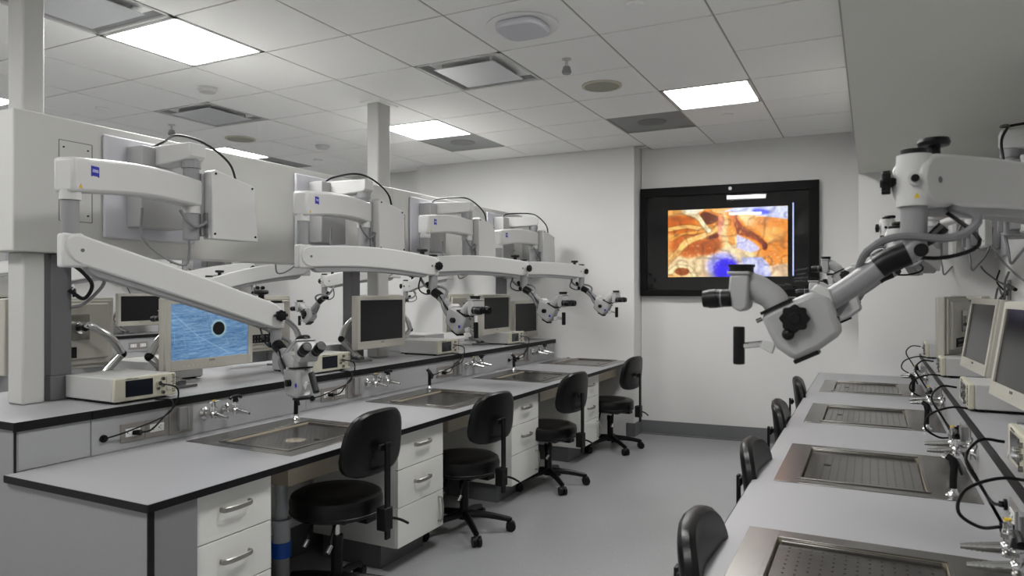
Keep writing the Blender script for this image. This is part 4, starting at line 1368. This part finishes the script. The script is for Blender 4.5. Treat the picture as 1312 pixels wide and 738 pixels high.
# plumbing under the first tray
t = thing('drain_trap', 'white drain pipe with blue banded trap in first kneehole', 'drain pipe', (-2.45, 2.46, 0))
MB().cyl((0, 0, .33), (0, 0, .57), .027, n=20).cyl((0, 0, .545), (0, 0, .57), .040).build('tail_pipe', 'pipe', t)
MB().cyl((0, 0, .25), (0, 0, .34), .040, n=24).cyl((0, 0, .33), (0, 0, .355), .046, n=24).build('trap_cup', 'pipe', t)
MB().cyl((0, 0, .18), (0, 0, .25), .045, n=24).build('trap_band', 'pipeb', t)
MB().cyl((0, 0, 0), (0, 0, .18), .036, n=24).build('lower_pipe', 'lamp_', t)

# ------------------------------------------------------------------ wall screen
def paint_tv(X, Y):
    A = 1.75
    N = lambda sx, sy, s: vnoise(X, Y, sx, sy, s)
    c = np.zeros(X.shape + (3,)) + np.array((.86, .66, .42))
    wob = (N(8, 5, 1) - .5) * .05
    Xw, Yw = X + wob, Y + (N(7, 5, 2) - .5) * .05
    el = lambda cx, cy, rx, ry, s=.25: 1 - sm(1 - s * .6, 1 + s * .6, np.hypot((Xw - cx) / rx, (Yw - cy) / ry))
    c = mixc(c, (.95, .85, .68), .7 * el(.55, .45, .25, .45, .5))
    c = mixc(c, (.93, .86, .74), .8 * el(.38, .80, .40, .24, .4))
    c = mixc(c, (.80, .52, .26), .8 * el(.92, .45, .22, .40, .5))
    c = mixc(c, (.90, .70, .45), .8 * el(.86, .40, .10, .12, .5))
    # left hollows
    c = mixc(c, (.72, .42, .22), .95 * el(.24, .52, .23, .19, .3))
    c = mixc(c, (.60, .34, .18), .8 * el(.30, .58, .12, .09, .5))
    c = mixc(c, (.70, .40, .18), .95 * el(.10, .22, .20, .14, .4))
    c = mixc(c, (.82, .55, .28), .95 * el(.34, .17, .13, .16, .2))
    c = mixc(c, (.35, .17, .08), .95 * el(.34, .14, .09, .09, .3))
    c = mixc(c, (.40, .18, .10), .8 * el(.37, .40, .06, .06, .4))
    # strands
    for pts, r, k in (([(0, .28), (.18, .26), (.36, .30)], .030, (.90, .72, .48)), ([(0, .78), (.12, .55), (.26, .42), (.42, .30)], .040, (.93, .74, .50)),
                      ([(.0, .44), (.2, .36), (.38, .28)], .022, (.85, .62, .36)), ([(.16, .02), (.26, .14), (.34, .32)], .035, (.95, .88, .74)),
                      ([(0, .92), (.10, .82), (.2, .85), (.26, 1)], .03, (.94, .86, .70))):
        d = segd(Xw, Yw, pts, A)
        c = mixc(c, tuple(x * .6 for x in k), .6 * (1 - sm(r, r * 1.7, d)))
        c = mixc(c, k, 1 - sm(r * .6, r * 1.2, d))
    c = mixc(c, (.52, .28, .12), .9 * el(.13, .90, .07, .06, .3))
    c = mixc(c, (.96, .62, .60), .7 * el(.445, .27, .02, .17, .6))
    # dark curved canal
    d = segd(Xw, Yw, [(.54, .10), (.565, .22), (.62, .32), (.70, .37), (.77, .44), (.815, .56)], A)
    c = mixc(c, (.85, .55, .22), .9 * (1 - sm(.055, .12, d)))
    c = mixc(c, (.50, .24, .08), .95 * (1 - sm(.025, .065, d)))
    d = segd(Xw, Yw, [(.54, .10), (.53, .3), (.56, .5)], A)
    c = mixc(c, (.82, .54, .26), .7 * (1 - sm(.03, .07, d)))
    c = mixc(c, (.38, .16, .06), .9 * el(.82, .57, .03, .07, .4))

    def poly(pts, soft=.012):
        m = np.ones(X.shape)
        for (a, b), (e, f) in zip(pts, pts[1:] + pts[:1]):
            nx, ny = -(f - b), (e - a) * 1.0
            l = math.hypot(nx, ny)
            m = np.minimum(m, sm(-soft, soft, ((Xw - a) * nx + (Yw - b) * ny) / l))
        return m
    c = mixc(c, (.80, .80, .96), .95 * poly([(.60, .36), (.70, .46), (.76, .62), (.70, .66), (.60, .60)]))
    c = mixc(c, (.80, .82, .99), .97 * poly([(.615, .74), (.80, .73), (.86, .82), (.91, 1.03), (.58, 1.03), (.585, .9)]))
    c = mixc(c, (.93, .86, .80), .7 * poly([(.86, .84), (1.03, .84), (1.03, 1.03), (.91, 1.03)]))
    # blue
    c = mixc(c, (.55, .58, .95), .75 * el(.46, .85, .12, .20, .5))
    c = mixc(c, (.22, .14, .90), .95 * el(.48, .88, .085, .13, .5))
    band = poly([(.42, .06), (.60, -.02), (1.03, -.02), (1.03, .23), (.85, .19), (.62, .10)])
    c = mixc(c, (.80, .84, .99), .92 * band)
    c = mixc(c, (.30, .34, .92), .85 * el(.79, .07, .06, .04, .6) * band)
    c = mixc(c, (.97, .95, .90), .8 * poly([(.13, -.03), (.45, -.03), (.30, .04), (.24, .10)]))
    sp = (N(90, 52, 9) > .80) & (el(.65, .6, .5, .5, .5) > .3)
    c = mixc(c, (1, .97, .9), .35 * sp.astype(float))
    rd = np.abs(vnoise(Xw, Yw, 14, 9, 11) - .5) * 2
    c = c * (.84 + .22 * sm(0, .35, rd))[..., None]
    c = c * (.90 + .2 * N(60, 36, 6))[..., None]
    g_ = c.mean(-1, keepdims=True)
    c = g_ + (c - g_) * 1.25
    return np.clip((c - .5) * 1.12 + .5, 0, 1)


tvy = lambda x: yb(x) - .004
a0 = math.atan2(YB1 - YB0, 2.04)
tv = thing('wall_screen', 'large wall screen in a wide black frame showing an orange and blue close-up', 'screen', (-1.228, yb(-1.228), 1.36), a0)
# local: x right, y into the wall
def L(o): return o
fr = [('frame_bar', -.80, .80, 1.02, 1.058 - .0), ]
Wt, Ht, bd = .81, 1.055, .078
for nm, x0, x1, z0, z1 in (('frame_bar', -Wt, Wt, Ht - .085, Ht), ('frame_bar', -Wt, Wt, 0, .062), ('frame_bar', -Wt, -Wt + .062, .062, Ht - .085), ('frame_bar', Wt - .085, Wt, .062, Ht - .085)):
    MB().bb(x0, x1, -.075, 0, z0, z1).build(nm, 'wood', tv, bev=.003)
MB().cyl((.04, -.075, Ht - .04), (.04, -.082, Ht - .04), .016, n=20).build('camera_eye', 'logow', tv)
MB().bb(-Wt + .06, Wt - .083, -.035, -.03, .06, Ht - .083).build('display_panel', 'panelblack', tv)
add_grid_image('picture', 'tvimg', tv, (-.545, -.0365, .835), (1.09, 0, 0), (0, 0, -.65), 260, 160, paint_tv)['label'] = 'bright picture of orange tissue with a blue patch'
MB().bb(.585, .597, -.038, -.0355, .19, .86).build('light_bar', mat('lit_bar', (.7, .75, 1), .4, emit=(.66, .70, 1), es=.9 * GAIN), tv)
gm = MB().bb(-Wt + .062, Wt - .085, -.062, -.058, .062, Ht - .085)
gl = bpy.data.materials.new('dark_glass'); gl.use_nodes = True
nt = gl.node_tree; nt.nodes.clear()
o_ = nt.nodes.new('ShaderNodeOutputMaterial'); tr = nt.nodes.new('ShaderNodeBsdfTransparent'); gs_ = nt.nodes.new('ShaderNodeBsdfGlossy'); mx = nt.nodes.new('ShaderNodeMixShader'); fr_ = nt.nodes.new('ShaderNodeFresnel')
fr_.inputs['IOR'].default_value = 1.38; gs_.inputs['Roughness'].default_value = .015
nt.links.new(fr_.outputs[0], mx.inputs[0]); nt.links.new(tr.outputs[0], mx.inputs[1]); nt.links.new(gs_.outputs[0], mx.inputs[2]); nt.links.new(mx.outputs[0], o_.inputs[0])
gm.build('glass_sheet', gl, tv)
wr = MB()
rg = random.Random(5)
for (x0, z0, n_, s_) in ((.40, .10, 9, .012), (.60, .135, 7, .009), (.60, .165, 8, .009), (.62, .20, 6, .008), (.60, .24, 9, .008)):
    pts = []
    for i in range(n_ * 3):
        pts.append((min(x0 + i * s_ * .55, .72), -.0635, z0 + rg.uniform(-1, 1) * s_ * 1.1 + i * .0006))
    wr.tube(pts, .0011, n=4, sub=2)
wr.build('handwriting', 'inkw', tv)

# lamp light spot on the first tray: the microscope's own lamp
ld = bpy.data.lights.new('microscope_lamp', 'SPOT')
ld.energy = 12; ld.spot_size = math.radians(27); ld.spot_blend = .06; ld.color = (1, .9, .7); ld.shadow_soft_size = .005
lo = bpy.data.objects.new('microscope_lamp', ld)
C.objects.link(lo)
tgt = at(378, 562, z=.73)
lo.location = tgt + Vector((.0, 0, .21))
